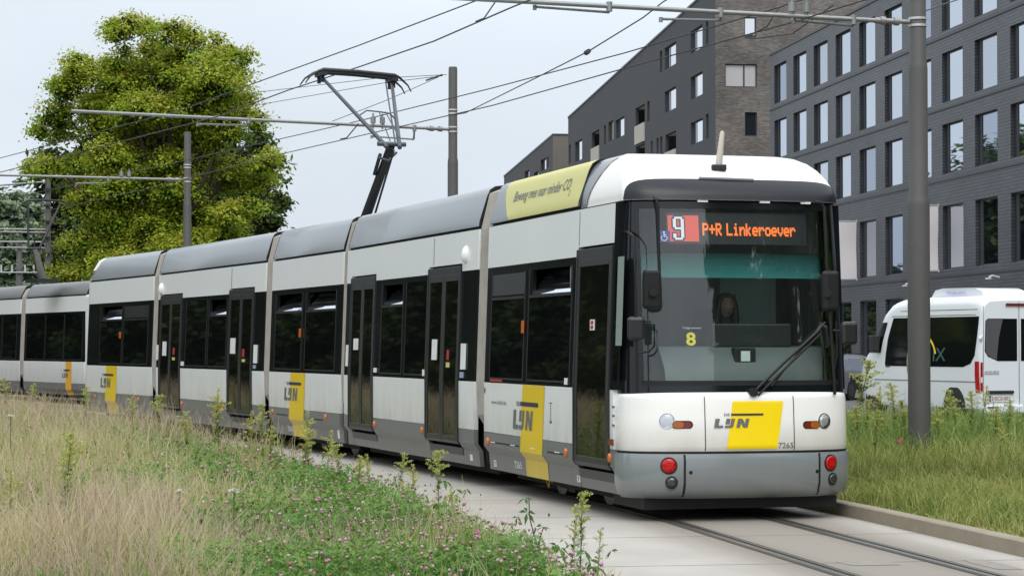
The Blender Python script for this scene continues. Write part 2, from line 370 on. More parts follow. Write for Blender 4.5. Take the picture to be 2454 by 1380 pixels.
def lamp(S, u, z, root=troot, origin=OFF, mat='amber', r=.037):
    mb = MB(); c = S.side(u, z, 0); nn = Vector((S.n.x, S.n.y, 0)); n = 12; ff = Vector((S.f.x, S.f.y, 0))
    rows = []
    for h, k in ((0, 1.), (.012, 1.), (.022, .7)):
        rows.append([c + nn * h + ff * (math.cos(t * 2 * math.pi / n) * r * .85 * k) + Vector((0, 0, math.sin(t * 2 * math.pi / n) * r * 1.25 * k)) for t in range(n)])
    mb.grid(rows, 0, True, True); mb.add(rows[-1], [tuple(range(n))])
    o = mb.build('marker_lamp', M[mat], None, 0, origin=origin); o.parent = root
def stripe(S, xa, xb, root=troot, origin=OFF, mat=None, low=.24, lean=.10):
    """slanting yellow band over panel, skirt and kink"""
    mb = MB(); zs = [1.208, 1.0, .80, .66, .50, .42, low]
    for j in range(len(zs) - 1):
        z1, z0 = zs[j], zs[j + 1]
        ls = lambda z: -lean * max(0, (1.21 - z)) / .7 if z > .5 else -lean
        mb.add([S.side(xa + ls(z0), z0, .0035), S.side(xb + ls(z0), z0, .0035), S.side(xb + ls(z1), z1, .0035), S.side(xa + ls(z1), z1, .0035)], [(0, 1, 2, 3)])
    o = mb.build('colour_stripe', mat or M['yellow'], None, 0, origin=origin); o.parent = root; return o
def side_logo(S, xa, xb, z0, z1, root=troot, origin=OFF):
    w = xb - xa
    o = logo(lambda x, y: S.side(xa + x, z0 + y, .006) - origin, w, z1 - z0, 'logo_lettering', root, M['logo'], True)
    mb = MB(); zl = z1 + .045; x2 = xa + w * .38
    side_strip(mb, S, x2, xa + w * 1.25, [zl, zl + .045], .006, 0, 1, th=.004); l = mb.build('logo_line', M['navy'], None, 0, origin=origin); l.parent = root
    text_on('DE', w * .17, .045, lambda x, y: S.side(xa + w * .18 + x, zl + y, .006) - origin, 'logo_text', M['logo'], root, offset=.02)

# --- build the five cars
S1, S2, S3, S4, S5 = SEC
W2 = [M['white'], M['grey']]
U = lambda S, *px: [S.u(p) for p in px]
# S1
d1 = U(S1, 1375, 1461)
h1 = [tuple(U(S1, 1268, 1359))]
body(S1, S1.u(1160), 0.0, troot, OFF, holes=h1, doors=[tuple(d1)], mats=W2, cover=False, core=-1.66)
win(S1, *U(S1, 1173, 1252), sign=True); win(S1, *U(S1, 1262, 1364), hopper=True)
dd = door(S1, *d1, leaves=1, zb=.46, stick=())
sticker(S1, *U(S1, 1411, 1421), S1.z(792, d1[0]), S1.z(767, d1[0]), M['sticker'], .010, 'door_sign').parent = dd
sticker(S1, *U(S1, 1413, 1419), S1.z(789, d1[0]), S1.z(781, d1[0]), M['stickred'], .013, 'door_sign_mark').parent = dd
sticker(S1, *U(S1, 1413, 1419), S1.z(778, d1[0]), S1.z(770, d1[0]), M['stickred'], .013, 'door_sign_mark').parent = dd
stripe(S1, *U(S1, 1253, 1306)); side_logo(S1, *U(S1, 1230, 1278), S1.z(1027, -3.4), S1.z(981, -3.4))
ua = S1.u(1178)
text_on('www.delijn.be', S1.u(1214) - ua, .06, lambda x, y: S1.side(ua + x, S1.z(972, -4) + y, .005) - OFF, 'web_address', M['logo'], troot)
ub = S1.u(1220); text_on('7265', S1.u(1237) - ub, .075, lambda x, y: S1.side(ub + x, .305 + y, .005) - OFF, 'fleet_number', M['sticker'], troot, offset=.01)
for p, y in ((1170, 1057), (1357, 1084)): lamp(S1, S1.u(p), S1.z(y, S1.u(p)))
for p in (1251.5,):
    u = S1.u(p); sticker(S1, u - .05, u + .05, S1.z(798, u), S1.z(768, u), M['amber'], .02, 'side_indicator')
for (p, y) in ((1173, 1110), (1371, 1147)):
    u = S1.u(p); o = sticker(S1, u - .05, u + .05, S1.z(y + 7, u), S1.z(y - 8, u), M['sticker'], .004, 'jack_point_plate')
    mb = MB(); side_strip(mb, S1, u - .008, u + .008, [S1.z(y + 5, u), S1.z(y - 3, u)], .006, 0, 1, th=.004); side_strip(mb, S1, u - .03, u + .03, [S1.z(y - 3, u), S1.z(y - 5, u)], .006, 0, 1, th=.004)
    tb(mb, 'jack_point_mark', M['black']).parent = o
def seam(S, a, b, z0, z1, name='skirt_seam', mat='black'): mb = MB(); side_strip(mb, S, *U(S, a, b), [z0, z1], .003, 0, 1, th=.004); tb(mb, name, M[mat])
seam(S1, 1178, 1243, .545, .56); seam(S1, 1312, 1350, .535, .55)
for S_, p_ in ((S1, 1376.6), (S4, 547.6), (S2, 1030)): seam(S_, p_, p_ + .9, 2.6, 2.93, 'panel_joint', 'logo')
mb = MB()
for p in (1182, 1229, 1277, 1335): u = S1.u(p); side_strip(mb, S1, u - .09, u + .09, [.548, .558], .005, 0, 1, th=.004)
tb(mb, 'skirt_hinge', M['sticker'])
mb = MB(); disc_side(mb, S1, S1.u(1162), S1.z(936, -4.5), .035, n=14); tb(mb, 'lock_cover', M['logo'])
mb = MB(); u = S1.u(1320); side_strip(mb, S1, u - .007, u + .007, [.86, 1.04], .003, 0, 1, th=.003); side_strip(mb, S1, u - .05, u + .05, [1.035, 1.045], .003, 0, 1, th=.003); side_strip(mb, S1, u - .04, u + .04, [.835, .86], .003, 0, 1, th=.003)
tb(mb, 'lift_symbol', M['logo'])
u = S1.u(1357); sticker(S1, u - .05, u + .05, 1.235, 1.30, M['sticker'], .01)
sticker(S1, *U(S1, 1176, 1204), 1.225, 1.25, M['stickred'], .01)
# mirrored car builders for S2..S5
def win_list(S, L):
    for a, b, k in L: win(S, *U(S, a, b), hopper=(k == 'h'), sign=(k == 's'))
# S2
d2a, d2b = U(S2, 836, 894), U(S2, 1020, 1099)
body(S2, S2.u(824), 0.0 + S2.u(1136), troot, OFF, holes=[tuple(U(S2, 913, 958))], doors=[tuple(d2a), tuple(d2b)], mats=W2)
win_list(S2, [(910, 961, 'h'), (968, 1018, '')])
def note(S, p0, p1, y0, y1, mk): a, b = U(S, p0, p1); return (a, b, S.z(y1, (a + b) / 2), S.z(y0, (a + b) / 2), mk)
door(S2, *d2a, stick=[note(S2, 846, 857, 811, 838, 'sticker')]); door(S2, *d2b, stick=[note(S2, 1034, 1046, 813, 862, 'sticker'), note(S2, 1070, 1075, 838, 862, 'stickred'), note(S2, 1069, 1077, 868, 880, 'pale')])
a = note(S2, 1103, 1115, 823, 885, 0); sticker(S2, *a[:4], M['sticker'], .008); a = note(S2, 1102, 1111, 891, 905, 0); sticker(S2, *a[:4], M['disp2'], .008)
a = note(S2, 828, 834, 826, 877, 0); sticker(S2, *a[:4], M['sticker'], .008)
a = note(S2, 1013, 1018, 885, 900, 0); sticker(S2, *a[:4], M['sticker'], .01); a = note(S2, 896, 903, 881, 892, 0); sticker(S2, *a[:4], M['sticker'], .01)
for p, y in ((898, 1016), (1012, 1031)): lamp(S2, S2.u(p), S2.z(y, S2.u(p)))
def dome_lamp(S, px, y, r):
    u = S.u(px); z = S.z(y, u); mb = MB(); c = S.side(u, z, -.01); nn = Vector((S.n.x, S.n.y, 0)); ff = Vector((S.f.x, S.f.y, 0)); n = 18
    rows = [[c + nn * (r * .8 * math.sin(t)) + ff * (math.cos(q * 2 * math.pi / n) * r * math.cos(t)) + Vector((0, 0, math.sin(q * 2 * math.pi / n) * r * 1.25 * math.cos(t) - .02 * math.sin(t))) for q in range(n)] for t in (0, .3, .6, .9, 1.2, 1.5)]
    mb.grid(rows, 0, True, True); mb.add(rows[-1], [tuple(range(n))]); tb(mb, 'camera_dome', M['frontwhite'])
dome_lamp(S2, 1107, 609, .085); dome_lamp(S4, 381, 692, .095)
for (p, y) in ((1117, 1096),): u = S2.u(p); sticker(S2, u - .05, u + .05, S2.z(y + 7, u), S2.z(y - 8, u), M['sticker'], .004, 'jack_point_plate')
# S3
body(S3, S3.u(645), S3.u(814), troot, OFF, holes=[tuple(U(S3, 660, 717)), tuple(U(S3, 732, 798))], mats=W2)
win_list(S3, [(657, 720, 'h'), (729, 801, 'h')]); stripe(S3, *U(S3, 697, 732)); side_logo(S3, *U(S3, 682, 714), S3.z(962, -2), S3.z(931, -2))
for p, y in ((654, 986), (781, 999)): lamp(S3, S3.u(p), S3.z(y, S3.u(p)))
u = S3.u(718); sticker(S3, u - .06, u + .06, S3.z(808, u), S3.z(787, u), M['amber'], .02, 'side_indicator')
ub = S3.u(681); text_on('7265', S3.u(694) - ub, .075, lambda x, y: S3.side(ub + x, .305 + y, .005) - OFF, 'fleet_number', M['sticker'], troot, offset=.01)
u = S3.u(802); sticker(S3, u - .05, u + .05, .30, .42, M['sticker'], .004, 'jack_point_plate')
seam(S3, 664, 690, .545, .56); seam(S3, 742, 775, .535, .55)
# S4
d4a, d4b = U(S4, 381, 432), U(S4, 545, 604)
body(S4, S4.u(374), S4.u(629), troot, OFF, holes=[tuple(U(S4, 499, 537))], doors=[tuple(d4a), tuple(d4b)], mats=W2)
win_list(S4, [(443, 492, ''), (497, 540, 'h')])
door(S4, *d4a, stick=[note(S4, 389, 398, 818, 852, 'sticker'), note(S4, 414, 418, 833, 850, 'stickred'), note(S4, 413, 419, 856, 863, 'pale')]); door(S4, *d4b, stick=[note(S4, 551, 563, 810, 847, 'sticker'), note(S4, 580, 585, 836, 855, 'stickred'), note(S4, 580, 587, 860, 867, 'pale')])
a = note(S4, 607, 616, 826, 870, 0); sticker(S4, *a[:4], M['sticker'], .008); a = note(S4, 607, 613, 874, 883, 0); sticker(S4, *a[:4], M['disp2'], .008)
a = note(S4, 374, 379, 826, 862, 0); sticker(S4, *a[:4], M['sticker'], .008); a = note(S4, 434, 441, 866, 876, 0); sticker(S4, *a[:4], M['sticker'], .01)
for p, y in ((437, 967), (534, 975)): lamp(S4, S4.u(p), S4.z(y, S4.u(p)))
# S5, with the rear cab
u5a, u5b = S5.u(209), S5.u(361)
body(S5, u5a, u5b, troot, OFF, holes=[tuple(U(S5, 242, 287))], mats=W2, cover=False)
win_list(S5, [(238, 290, 'h'), (294, 352, 's')]); stripe(S5, *U(S5, 255, 281)); side_logo(S5, *U(S5, 242, 266), S5.z(929, -3), S5.z(906, -3))
for p, y in ((229, 950), (332, 957)): lamp(S5, S5.u(p), S5.z(y, S5.u(p)))
u = S5.u(287); sticker(S5, u - .07, u + .07, S5.z(811, u), S5.z(795, u), M['amber'], .02, 'side_indicator')
def zt_cover(S, u0, u1, roofz=3.46, hr=2.95, slope=0., name='roof_cover', mat=None):
    cv = MB(); pr = [(hr + .035, 1.085), (hr + .09, 1.08), (roofz - .12, .985), (roofz - .05, .95), (roofz - .012, .89), (roofz, .80)]
    prof = [(v, z) for z, v in pr] + [(-v, z) for z, v in reversed(pr)]
    f = lambda z: slope * (z - hr) / (roofz - hr)
    cv.grid([[S.T(u0 + f(z), v, z) for v, z in prof], [S.T(u1, v, z) for v, z in prof]], 0, True)
    cv.add([S.T(u0 + f(z), v, z) for v, z in prof], [tuple(range(len(prof)))], 1); cv.add([S.T(u1, v, z) for v, z in prof], [tuple(range(len(prof)))], 1)
    return tb(cv, name, [mat or M['cover'], M['black']])
zt_cover(S5, u5a - .05, u5b, slope=.75)
# rear cab nose of S5 (superellipse plan)
def nose(S, ub, levels, sgn, name, mats, amax=90, n=40, p=3.2, off=0., amin=None, mi=None):
    mb = MB(); rows = []
    for z, w, u0, d in levels:
        r = []
        for i in range(n + 1):
            a = R(-amax + 2 * amax * i / n); sa, ca = math.sin(a), max(0, math.cos(a))
            r.append(S.T(ub + sgn * (u0 + (d + off) * ca ** (2 / p)), (w + off) * math.copysign(abs(sa) ** (2 / p), sa), z))
        rows.append(r)
    for k in range(len(rows) - 1): mb.grid([rows[k], rows[k + 1]], mi[k] if mi else 0, True)
    mb.add(rows[-1], [tuple(range(n + 1))], mi[-1] if mi else 0)
    return tb(mb, name, mats)
nose(S5, u5a, [(.24, 1.10, 0, .40), (.62, 1.15, 0, .44)], -1, 'rear_bumper', M['bumper'])
nose(S5, u5a, [(.63, 1.15, 0, .42), (1.21, 1.15, 0, .40)], -1, 'rear_panel', M['white'])
nose(S5, u5a, [(1.21, 1.14, 0, .38), (2.50, 1.10, 0, .25)], -1, 'rear_windscreen', M['sidepane'])
nose(S5, u5a, [(2.50, 1.11, 0, .27), (2.95, 1.09, 0, .2), (3.2, 1.02, .0, -.1), (3.40, .9, 0, -.45), (3.455, .8, 0, -.62)], -1, 'rear_roof_dome', M['frontwhite'])

# --- bellows
def bellow(Sa, ua, Sb, ub, k=5, zt=3.42, root=troot, origin=OFF, name='bellows'):
    mb = MB(); prof = [(.78, .34), (.98, .62), (1.12, .84), (1.135, 1.21), (1.075, 2.95), (.975, zt - .06), (.82, zt)]
    prof = prof + [(-v, z) for v, z in reversed(prof)]; rows = []
    for i in range(2 * k + 1):
        t = i / (2 * k); sc_ = 1.0 if i % 2 else .968
        rows.append([Sa.T(ua, v * sc_, z).lerp(Sb.T(ub, v * sc_, z), t) for v, z in prof])
    mb.grid(rows, 0, False); o = mb.build(name, M['bellows'], None, 0, origin=origin); o.parent = root
    for v in [v for v in ()]: pass
bellow(S2, S2.u(1136), S1, S1.u(1160)); bellow(S3, S3.u(814), S2, S2.u(824)); bellow(S4, S4.u(629), S3, S3.u(645)); bellow(S5, u5b, S4, S4.u(374))

# --- front cab
PEX = 2.7
LV = [(.225, 1.07, .47), (.262, 1.11, .54), (.36, 1.135, .58), (.58, 1.14, .585), (.635, 1.13, .57)]
LP = [(.655, 1.115, .54), (.70, 1.122, .555), (1.10, 1.118, .53), (1.165, 1.11, .515), (1.195, 1.08, .475)]
LW = [(1.18, 1.10, .475), (1.6, 1.088, .445), (2.2, 1.06, .38), (2.95, 1.02, .285)]
def lev(L, z):
    if z <= L[0][0]: return L[0][1:]
    for a, b in zip(L, L[1:]):
        if z <= b[0]: t = (z - a[0]) / (b[0] - a[0]); return (a[1] + (b[1] - a[1]) * t, a[2] + (b[2] - a[2]) * t)
    return L[-1][1:]
def fs(L, v, z, off=0.):
    w, d = lev(L, z); w += off; d += off
    return S1.T(d * max(0, 1 - min(1, abs(v) / w) ** PEX) ** (1 / PEX), v, z)
def fnrm(L, v, z):
    a = fs(L, v + .01, z) - fs(L, v - .01, z); b = fs(L, v, z + .01) - fs(L, v, z - .01); n = a.cross(b).normalized()
    return n if n.y < 0 else -n
def vf(L, px, z):
    best = min((abs(CX + F * q.x / q.y - px), v) for v in np.linspace(-1.14, 1.14, 915) for q in [fs(L, v, z)]); return best[1]
def zf(L, v, y): # height whose row is y
    z = 1.2
    for _ in range(6): z = ZS(y, fs(L, v, z).y)
    return z
def arow(L, z, a0, a1, n, off=0.):
    w, d = lev(L, z); r = []
    for i in range(n + 1):
        a = R(a0 + (a1 - a0) * i / n); sa, ca = math.sin(a), max(0, math.cos(a))
        r.append(S1.T((d + off) * ca ** (2 / PEX), (w + off) * math.copysign(abs(sa) ** (2 / PEX), sa), z))
    return r
def aof(L, v, z):
    w, d = lev(L, z); return math.degrees(math.asin(max(-1, min(1, math.copysign((abs(v) / w) ** (PEX / 2), v)))))
def frontpart(L, zs, name, mats, a0=-90, a1=90, n=56, off=0., mi=0, back=True, parent=troot):
    mb = MB(); mb.grid([arow(L, z, a0, a1, n, off) for z in zs], mi, True)
    if back:
        for z, flip in ((zs[0], 0), (zs[-1], 1)):
            r = arow(L, z, a0, a1, n, off); mb.add(r, [tuple(range(n + 1))], mi)
    return tb(mb, name, mats, parent)
zz = lambda a, b, n: [a + (b - a) * i / n for i in range(n + 1)]
bp_ = frontpart(LV, [.225, .24, .262, .30, .36, .47, .58, .61, .635], 'bumper', M['bumper'])
fp_ = frontpart(LP, [.655, .68, .70, .9, 1.10, 1.14, 1.165, 1.18, 1.195], 'front_panel', M['frontwhite'])
# seams
for L, px, z0, z1, nm, par in ((LP, 1689, .66, 1.16, 'panel_seam', fp_), (LP, 1902, .66, 1.16, 'panel_seam', fp_), (LV, 1640, .24, .63, 'bumper_seam', bp_), (LV, 1963, .24, .63, 'bumper_seam', bp_)):
    mb = MB(); w = .004 if L is LP else .010; v = vf(L, px, (z0 + z1) / 2)
    mb.grid([[fs(L, v - w, z, .003), fs(L, v + w, z, .003)] for z in zz(z0, z1, 30)]); tb(mb, nm, M['black'], par)
mb = MB(); mb.grid([arow(LP, z, -89, 89, 50, .004) for z in (.636, .656)]); tb(mb, 'bumper_gap', M['black'])
mb = MB(); mb.box((-.6, -.95, .12), (.30, .95, .22), S1.T); tb(mb, 'lifeguard', M['black'])
# lamps on the front
def flamp(px, y, r, L, mat, name, parent, dome=.012, rim='black'):
    v = vf(L, px, ZS(y, 21.3)); z = zf(L, v, y); c = fs(L, v, z); n = fnrm(L, v, z)
    mb = MB(); mb.disc(c - n * .03, n, r + .012, 24, 0, .034); base = tb(mb, name, M[rim], parent)
    mb = MB(); mb.disc(c - n * .01, n, r, 24, 0, .02, dome); o = tb(mb, 'lamp_lens', M[mat], base)
    return v, z
for px, y in ((1602, 1115), (1989.5, 1108)): flamp(px, y, .066, LV, 'red', 'tail_lamp', troot)
for px, y in ((1609, 1155), (1994, 1146)): flamp(px, y, .046, LV, 'darklamp', 'fog_lamp', troot)
for px, y in ((1655, 1131), (1957, 1128)):
    v = vf(LV, px, .45); z = zf(LV, v, y); mb = MB(); mb.disc(fs(LV, v, z) - fnrm(LV, v, z) * .01, fnrm(LV, v, z), .017, 12, 0, .013); tb(mb, 'tow_eye_cap', M['black'], bp_)
def patch(L, pts, fn_mat, name, parent, off=.004):
    pass
def capsule_on(L, v0, v1, z, r, off, name, mat, parent, n=10):
    mb = MB(); a, b = min(v0, v1), max(v0, v1); ring = []
    for i in range(n + 1): t = math.pi / 2 + math.pi * i / n; ring.append((a + r * math.cos(t), z + r * math.sin(t)))
    for i in range(n + 1): t = -math.pi / 2 + math.pi * i / n; ring.append((b + r * math.cos(t), z + r * math.sin(t)))
    k = len(ring); o_ = [fs(L, x, y, off) for x, y in ring]; i_ = [fs(L, x, y, -.01) for x, y in ring]
    mid = [fs(L, x, z, off + .004) for x in np.linspace(a, b, 8)]
    mb.grid([i_, o_], 0, False, True); mb.add(o_, [tuple(range(k))]); return tb(mb, name, mat, parent)
for hx, t0, t1 in ((1598, 1618, 1651), (1974, 1956, 1932)):
    v = vf(LP, hx, .9); z = zf(LP, v, 1008); c = fs(LP, v, z); n = fnrm(LP, v, z); r = .068
    vs0 = vf(LP, t0, .86); vs1 = vf(LP, t1, .86); zt_ = zf(LP, vs0, 1017)
    mb = MB(); mb.disc(c - n * .04, n, r + .006, 24, 0, .043); hb = tb(mb, 'headlight', M['chrome'])
    mb = MB()
    for q, (dx, dz, rr) in enumerate(((0, 0, .045), (.02, -.035, .02), (-.03, .03, .02))):
        mb.disc(fs(LP, v + dx, z + dz, .002), n, rr, 16, 0, .006)
    tb(mb, 'reflector', M['bulb'], hb)
    mb = MB(); mb.disc(c, n, r, 24, 0, .006, .014); tb(mb, 'lamp_lens', M['lens'], hb)
    a, b = min(vs0, vs1), max(vs0, vs1)
    tl = capsule_on(LP, a, b, zt_, .036, .003, 'turn_signal', M['black'], troot)
    mid = (a + b) / 2
    capsule_on(LP, a + .008, b - .008, zt_, .030, .008, 'lamp_lens', M['dred'], tl)
    inner = vs0; other = (vs0 * 2 + vs1) / 3
    capsule_on(LP, min(inner, other), max(inner, other), zt_, .030, .011, 'amber_lens', M['ambdark'], tl)
# yellow band and lettering on the front panel
def vz(px, y, L=LP): v = vf(L, px, ZS(y, 21.3)); z = zf(L, v, y); return vf(L, px, z), z
(va, za), (vb, zb), (vc, zc), (vd, zd) = vz(1755, 961), vz(1836, 961), vz(1821, 1076), vz(1740, 1076)
mb = MB(); mb.grid([[fs(LP, (va + (vb - va) * i / 8) * (1 - t) + (vd + (vc - vd) * i / 8) * t, za + (zd - za) * t, .004) for i in range(13)] for t in zz(0, 1, 30)]); tb(mb, 'colour_stripe', M['fyellow'], fp_)
(v0, z0), (v1, z1) = vz(1710, 1024), vz(1795, 1002)
logo(lambda x, y: fs(LP, v0 + (v1 - v0) * x, z0 + y, .010) - OFF, 1., z1 - z0, 'logo_lettering', fp_, M['logo'])
(v2, z2), (v3, z3) = vz(1751, 994), vz(1828, 991)
mb = MB(); mb.grid([[fs(LP, v2 + (v3 - v2) * i / 8, z2 + h, .008) for i in range(9)] for h in (-.004, .014)]); tb(mb, 'logo_line', M['navy'], fp_)
v4, _ = vz(1734, 992); v5, _ = vz(1748, 992)
text_on('DE', 1, .022, lambda x, y: fs(LP, v4 + (v5 - v4) * x, z2 - .005 + y, .008) - OFF, 'logo_text', M['logo'], fp_, offset=.02)
(v6, z6), (v7, z7) = vz(1864, 1073), vz(1900, 1059)
text_on('7265', 1, z7 - z6, lambda x, y: fs(LP, v6 + (v7 - v6) * x, z6 + y, .006) - OFF, 'fleet_number', M['logo'], fp_)
# side marks ahead of the door
lamp(S1, S1.u(1462), S1.z(1096, S1.u(1462)))
u = S1.u(1470); sticker(S1, u - .08, u + .08, S1.z(1066, u), S1.z(1051, u), M['dred'], .03, 'side_indicator')
for y in (975, 996, 1019): sticker(S1, u - .035, u + .035, S1.z(y + 2, u), S1.z(y - 3, u), M['logo'], .004, 'small_marking')
# windscreen, frame, corners
VG = .965
A = lambda z, v: aof(LW, v, z)
def wrow(z, va_, vb_, n, off=0.):
    return arow(LW, z, A(z, va_), A(z, vb_), n, off)
mb = MB(); mb.grid([wrow(z, -VG, VG, 40) for z in zz(1.25, 2.90, 24)]); ws = tb(mb, 'windscreen', M['screen'])
mb = MB()
for z0, z1 in ((1.18, 1.262), (2.885, 2.95)): mb.grid([wrow(z, -VG, VG, 40, .003) for z in (z0, z1)])
for sg in (1, -1):
    mb.grid([arow(LW, z, A(z, sg * (VG - .015)), sg * 90, 10, .003) for z in zz(1.18, 2.95, 8)], 0, True)
mb.add(wrow(1.18, -VG, VG, 40), [tuple(range(41))]);
wf = tb(mb, 'windscreen_frame', M['blackgloss'], ws)
mb = MB(); mb.grid([wrow(z, -VG, VG, 40, .004) for z in (1.255, 1.30)], 0, True); tb(mb, 'screen_mask', M['black'], ws)
mb = MB(); mb.grid([wrow(z, -.95, .95, 40, -.012) for z in zz(2.245, 2.47, 3)]); tb(mb, 'sun_film', M['teal'], ws)
# cab interior
mb = MB()
mb.box((-1.55, -1.08, .70), (.05, 1.08, .80), S1.T, 0); mb.box((-1.62, -1.08, .8), (-1.55, 1.08, 2.9), S1.T, 0)
mb.box((-1.55, -1.04, 2.86), (.0, 1.04, 2.93), S1.T, 0)
tb(mb, 'cab_lining', M['wallgreen'])
mb = MB(); mb.box((-1.36, -1.0, 1.0), (-1.34, -.40, 2.42), S1.T, 0); tb(mb, 'cab_partition', M['partition'], bevel=.01)
mb = MB()
mb.grid([[S1.T(d, v, z) for v in np.linspace(-1.0, .72, 10)] for d, z in ((.24, .82), (.25, 1.28), (.22, 1.40), (.05, 1.60), (-.12, 1.62), (-.14, 1.35), (-.14, .82))])
tb(mb, 'dashboard', M['dash'])
mb = MB(); mb.box((-.04, -.62, 1.60), (.02, .18, 1.83), S1.T, 0); tb(mb, 'instrument_panel', M['doorfr'], bevel=.02)
mb = MB(); mb.box((.06, -.20, 1.445), (.065 + .10, .01, 1.60), S1.T, 0); tb(mb, 'ticket_unit', M['black'], bevel=.01)
mb = MB(); mb.box((.166, -.14, 1.475), (.17, -.05, 1.57), S1.T, 0); tb(mb, 'unit_screen', M['sticker'])
mb = MB(); mb.box((-1.14, -.51, .8), (-.69, -.01, 1.25), S1.T, 0); mb.box((-1.19, -.49, 1.25), (-1.04, -.03, 1.98), S1.T, 0); tb(mb, 'driver_seat', M['seat'], bevel=.06)
mb = MB(); mb.box((-1.3, 1.02, 1.25), (-.62, 1.03, 2.45), S1.T, 0); tb(mb, 'window_blind', M['wallgreen'])
# destination display
def pix(L, px, y): v = vf(L, px, ZS(y, 21.4)); return vf(L, px, zf(L, v, y)), zf(L, v, y)
(dl_, dz0), (dr_, dz1) = pix(LW, 1602, 584), pix(LW, 1935, 513)
mb = MB(); mb.grid([[fs(LW, dl_ + (dr_ - dl_) * i / 12, z, -.045) for i in range(13)] for z in (dz0, (dz0 + dz1) / 2, dz1)]); dp = tb(mb, 'destination_display', M['disp'], ws)
(xa, ya), (xb, yb) = pix(LW, 1605, 578), pix(LW, 1677, 516)
mb = MB(); mb.grid([[fs(LW, xa + (xb - xa) * i / 6, ya + (yb - ya) * j / 4, -.038) for i in range(7)] for j in range(5)]); tb(mb, 'route_box', M['redbox'], ws)
D9 = ["01110", "11011", "10001", "10001", "11011", "01111", "00001", "00011", "01110"]
D9 = ["0111110", "1100011", "1100011", "1100011", "1100011", "0111111", "0000011", "0000011", "1100011", "1100011", "0111110"]
(xc, yc), (xd, yd) = pix(LW, 1617, 574), pix(LW, 1641, 519)
def bitmap(rows, x0, x1, z0, z1, off, name, mat, gap=.12, grow=0.):
    mb = MB(); nr, nc = len(rows), len(rows[0]); dx = (x1 - x0) / nc; dz = (z1 - z0) / nr
    for r, row in enumerate(rows):
        for c, ch in enumerate(row):
            if ch == '1':
                a = x0 + dx * (c + gap / 2) - math.copysign(grow, dx); b = x0 + dx * (c + 1 - gap / 2) + math.copysign(grow, dx); t = z1 - dz * (r + gap / 2) + grow; q = z1 - dz * (r + 1 - gap / 2) - grow
                mb.add([fs(LW, a, q, off), fs(LW, b, q, off), fs(LW, b, t, off), fs(LW, a, t, off)], [(0, 1, 2, 3)])
    return tb(mb, name, mat, ws)
bitmap(D9, xc, xd, yc, yd, -.034, 'digit_outline', M['navyo'], 0, .012); bitmap(D9, xc, xd, yc, yd, -.030, 'route_digit', M['digit'], 0)
FONT = dict(P=["11110", "10001", "10001", "11110", "10000", "10000", "10000"], R=["11110", "10001", "10001", "11110", "10100", "10010", "10001"], L=["10000", "10000", "10000", "10000", "10000", "10000", "11111"],
            i=["00100", "00000", "01100", "00100", "00100", "00100", "01110"], n=["00000", "00000", "10110", "11001", "10001", "10001", "10001"], k=["10000", "10000", "10010", "10100", "11000", "10100", "10010"],
            e=["00000", "00000", "01110", "10001", "11111", "10000", "01110"], r=["00000", "00000", "10110", "11001", "10000", "10000", "10000"], o=["00000", "00000", "01110", "10001", "10001", "10001", "01110"], v=["00000", "00000", "10001", "10001", "10001", "01010", "00100"])
FONT['+'] = ["00000", "00100", "00100", "11111", "00100", "00100", "00000"]; FONT[' '] = ["000"] * 7
txt = "P+R Linkeroever"; rows = ["0".join(FONT[c][r] for c in txt) for r in range(7)]
(xe, ye), (xg, yg) = pix(LW, 1688, 563), pix(LW, 1909, 538)
bitmap(rows, xe, xg, ye, yg, -.036, 'destination_text', M['led'], .0, .0028)
# wheelchair sticker and running number
(xh, yh_), (xi, yi) = pix(LW, 1580, 580), pix(LW, 1606, 553)
mb = MB(); mb.grid([[fs(LW, xh + (xi - xh) * i / 4, z, -.006) for i in range(5)] for z in (yh_, yi)]); tb(mb, 'wheelchair_sticker', M['blue'], ws)
wm = MB(); fx = lambda x, y: fs(LW, xh + (xi - xh) * x, yh_ + (yi - yh_) * y, .0)
wm.tube([fx(.45, .82), fx(.45, .45), fx(.68, .45), fx(.78, .2), fx(.9, .24)], .005, 5); wm.tube([fx(.45, .62), fx(.66, .62)], .004, 5)
wm.tube([fx(.45 + .25 * math.cos(t), .34 + .24 * math.sin(t)) for t in np.linspace(2.2, 6.0, 12)], .004, 5); wm.disc(fx(.45, .88), fnrm(LW, xh, yh_), .008, 10, 0, .002); tb(wm, 'wheelchair_symbol', M['sticker'], ws)
(xj, yj), (xk, yk) = pix(LW, 1645, 828), pix(LW, 1667, 796)
text_on('8', 1, yk - yj, lambda x, y: fs(LW, xj + (xk - xj) * x, yj + y, -.004) - OFF, 'running_number', M['numy'], ws, offset=.03)
(xl, yl), (xm, ym) = pix(LW, 1636, 789), pix(LW, 1681, 783)
text_on('Volgnummer', 1, ym - yl, lambda x, y: fs(LW, xl + (xm - xl) * x, yl + y, -.004) - OFF, 'number_caption', M['sticker'], ws)
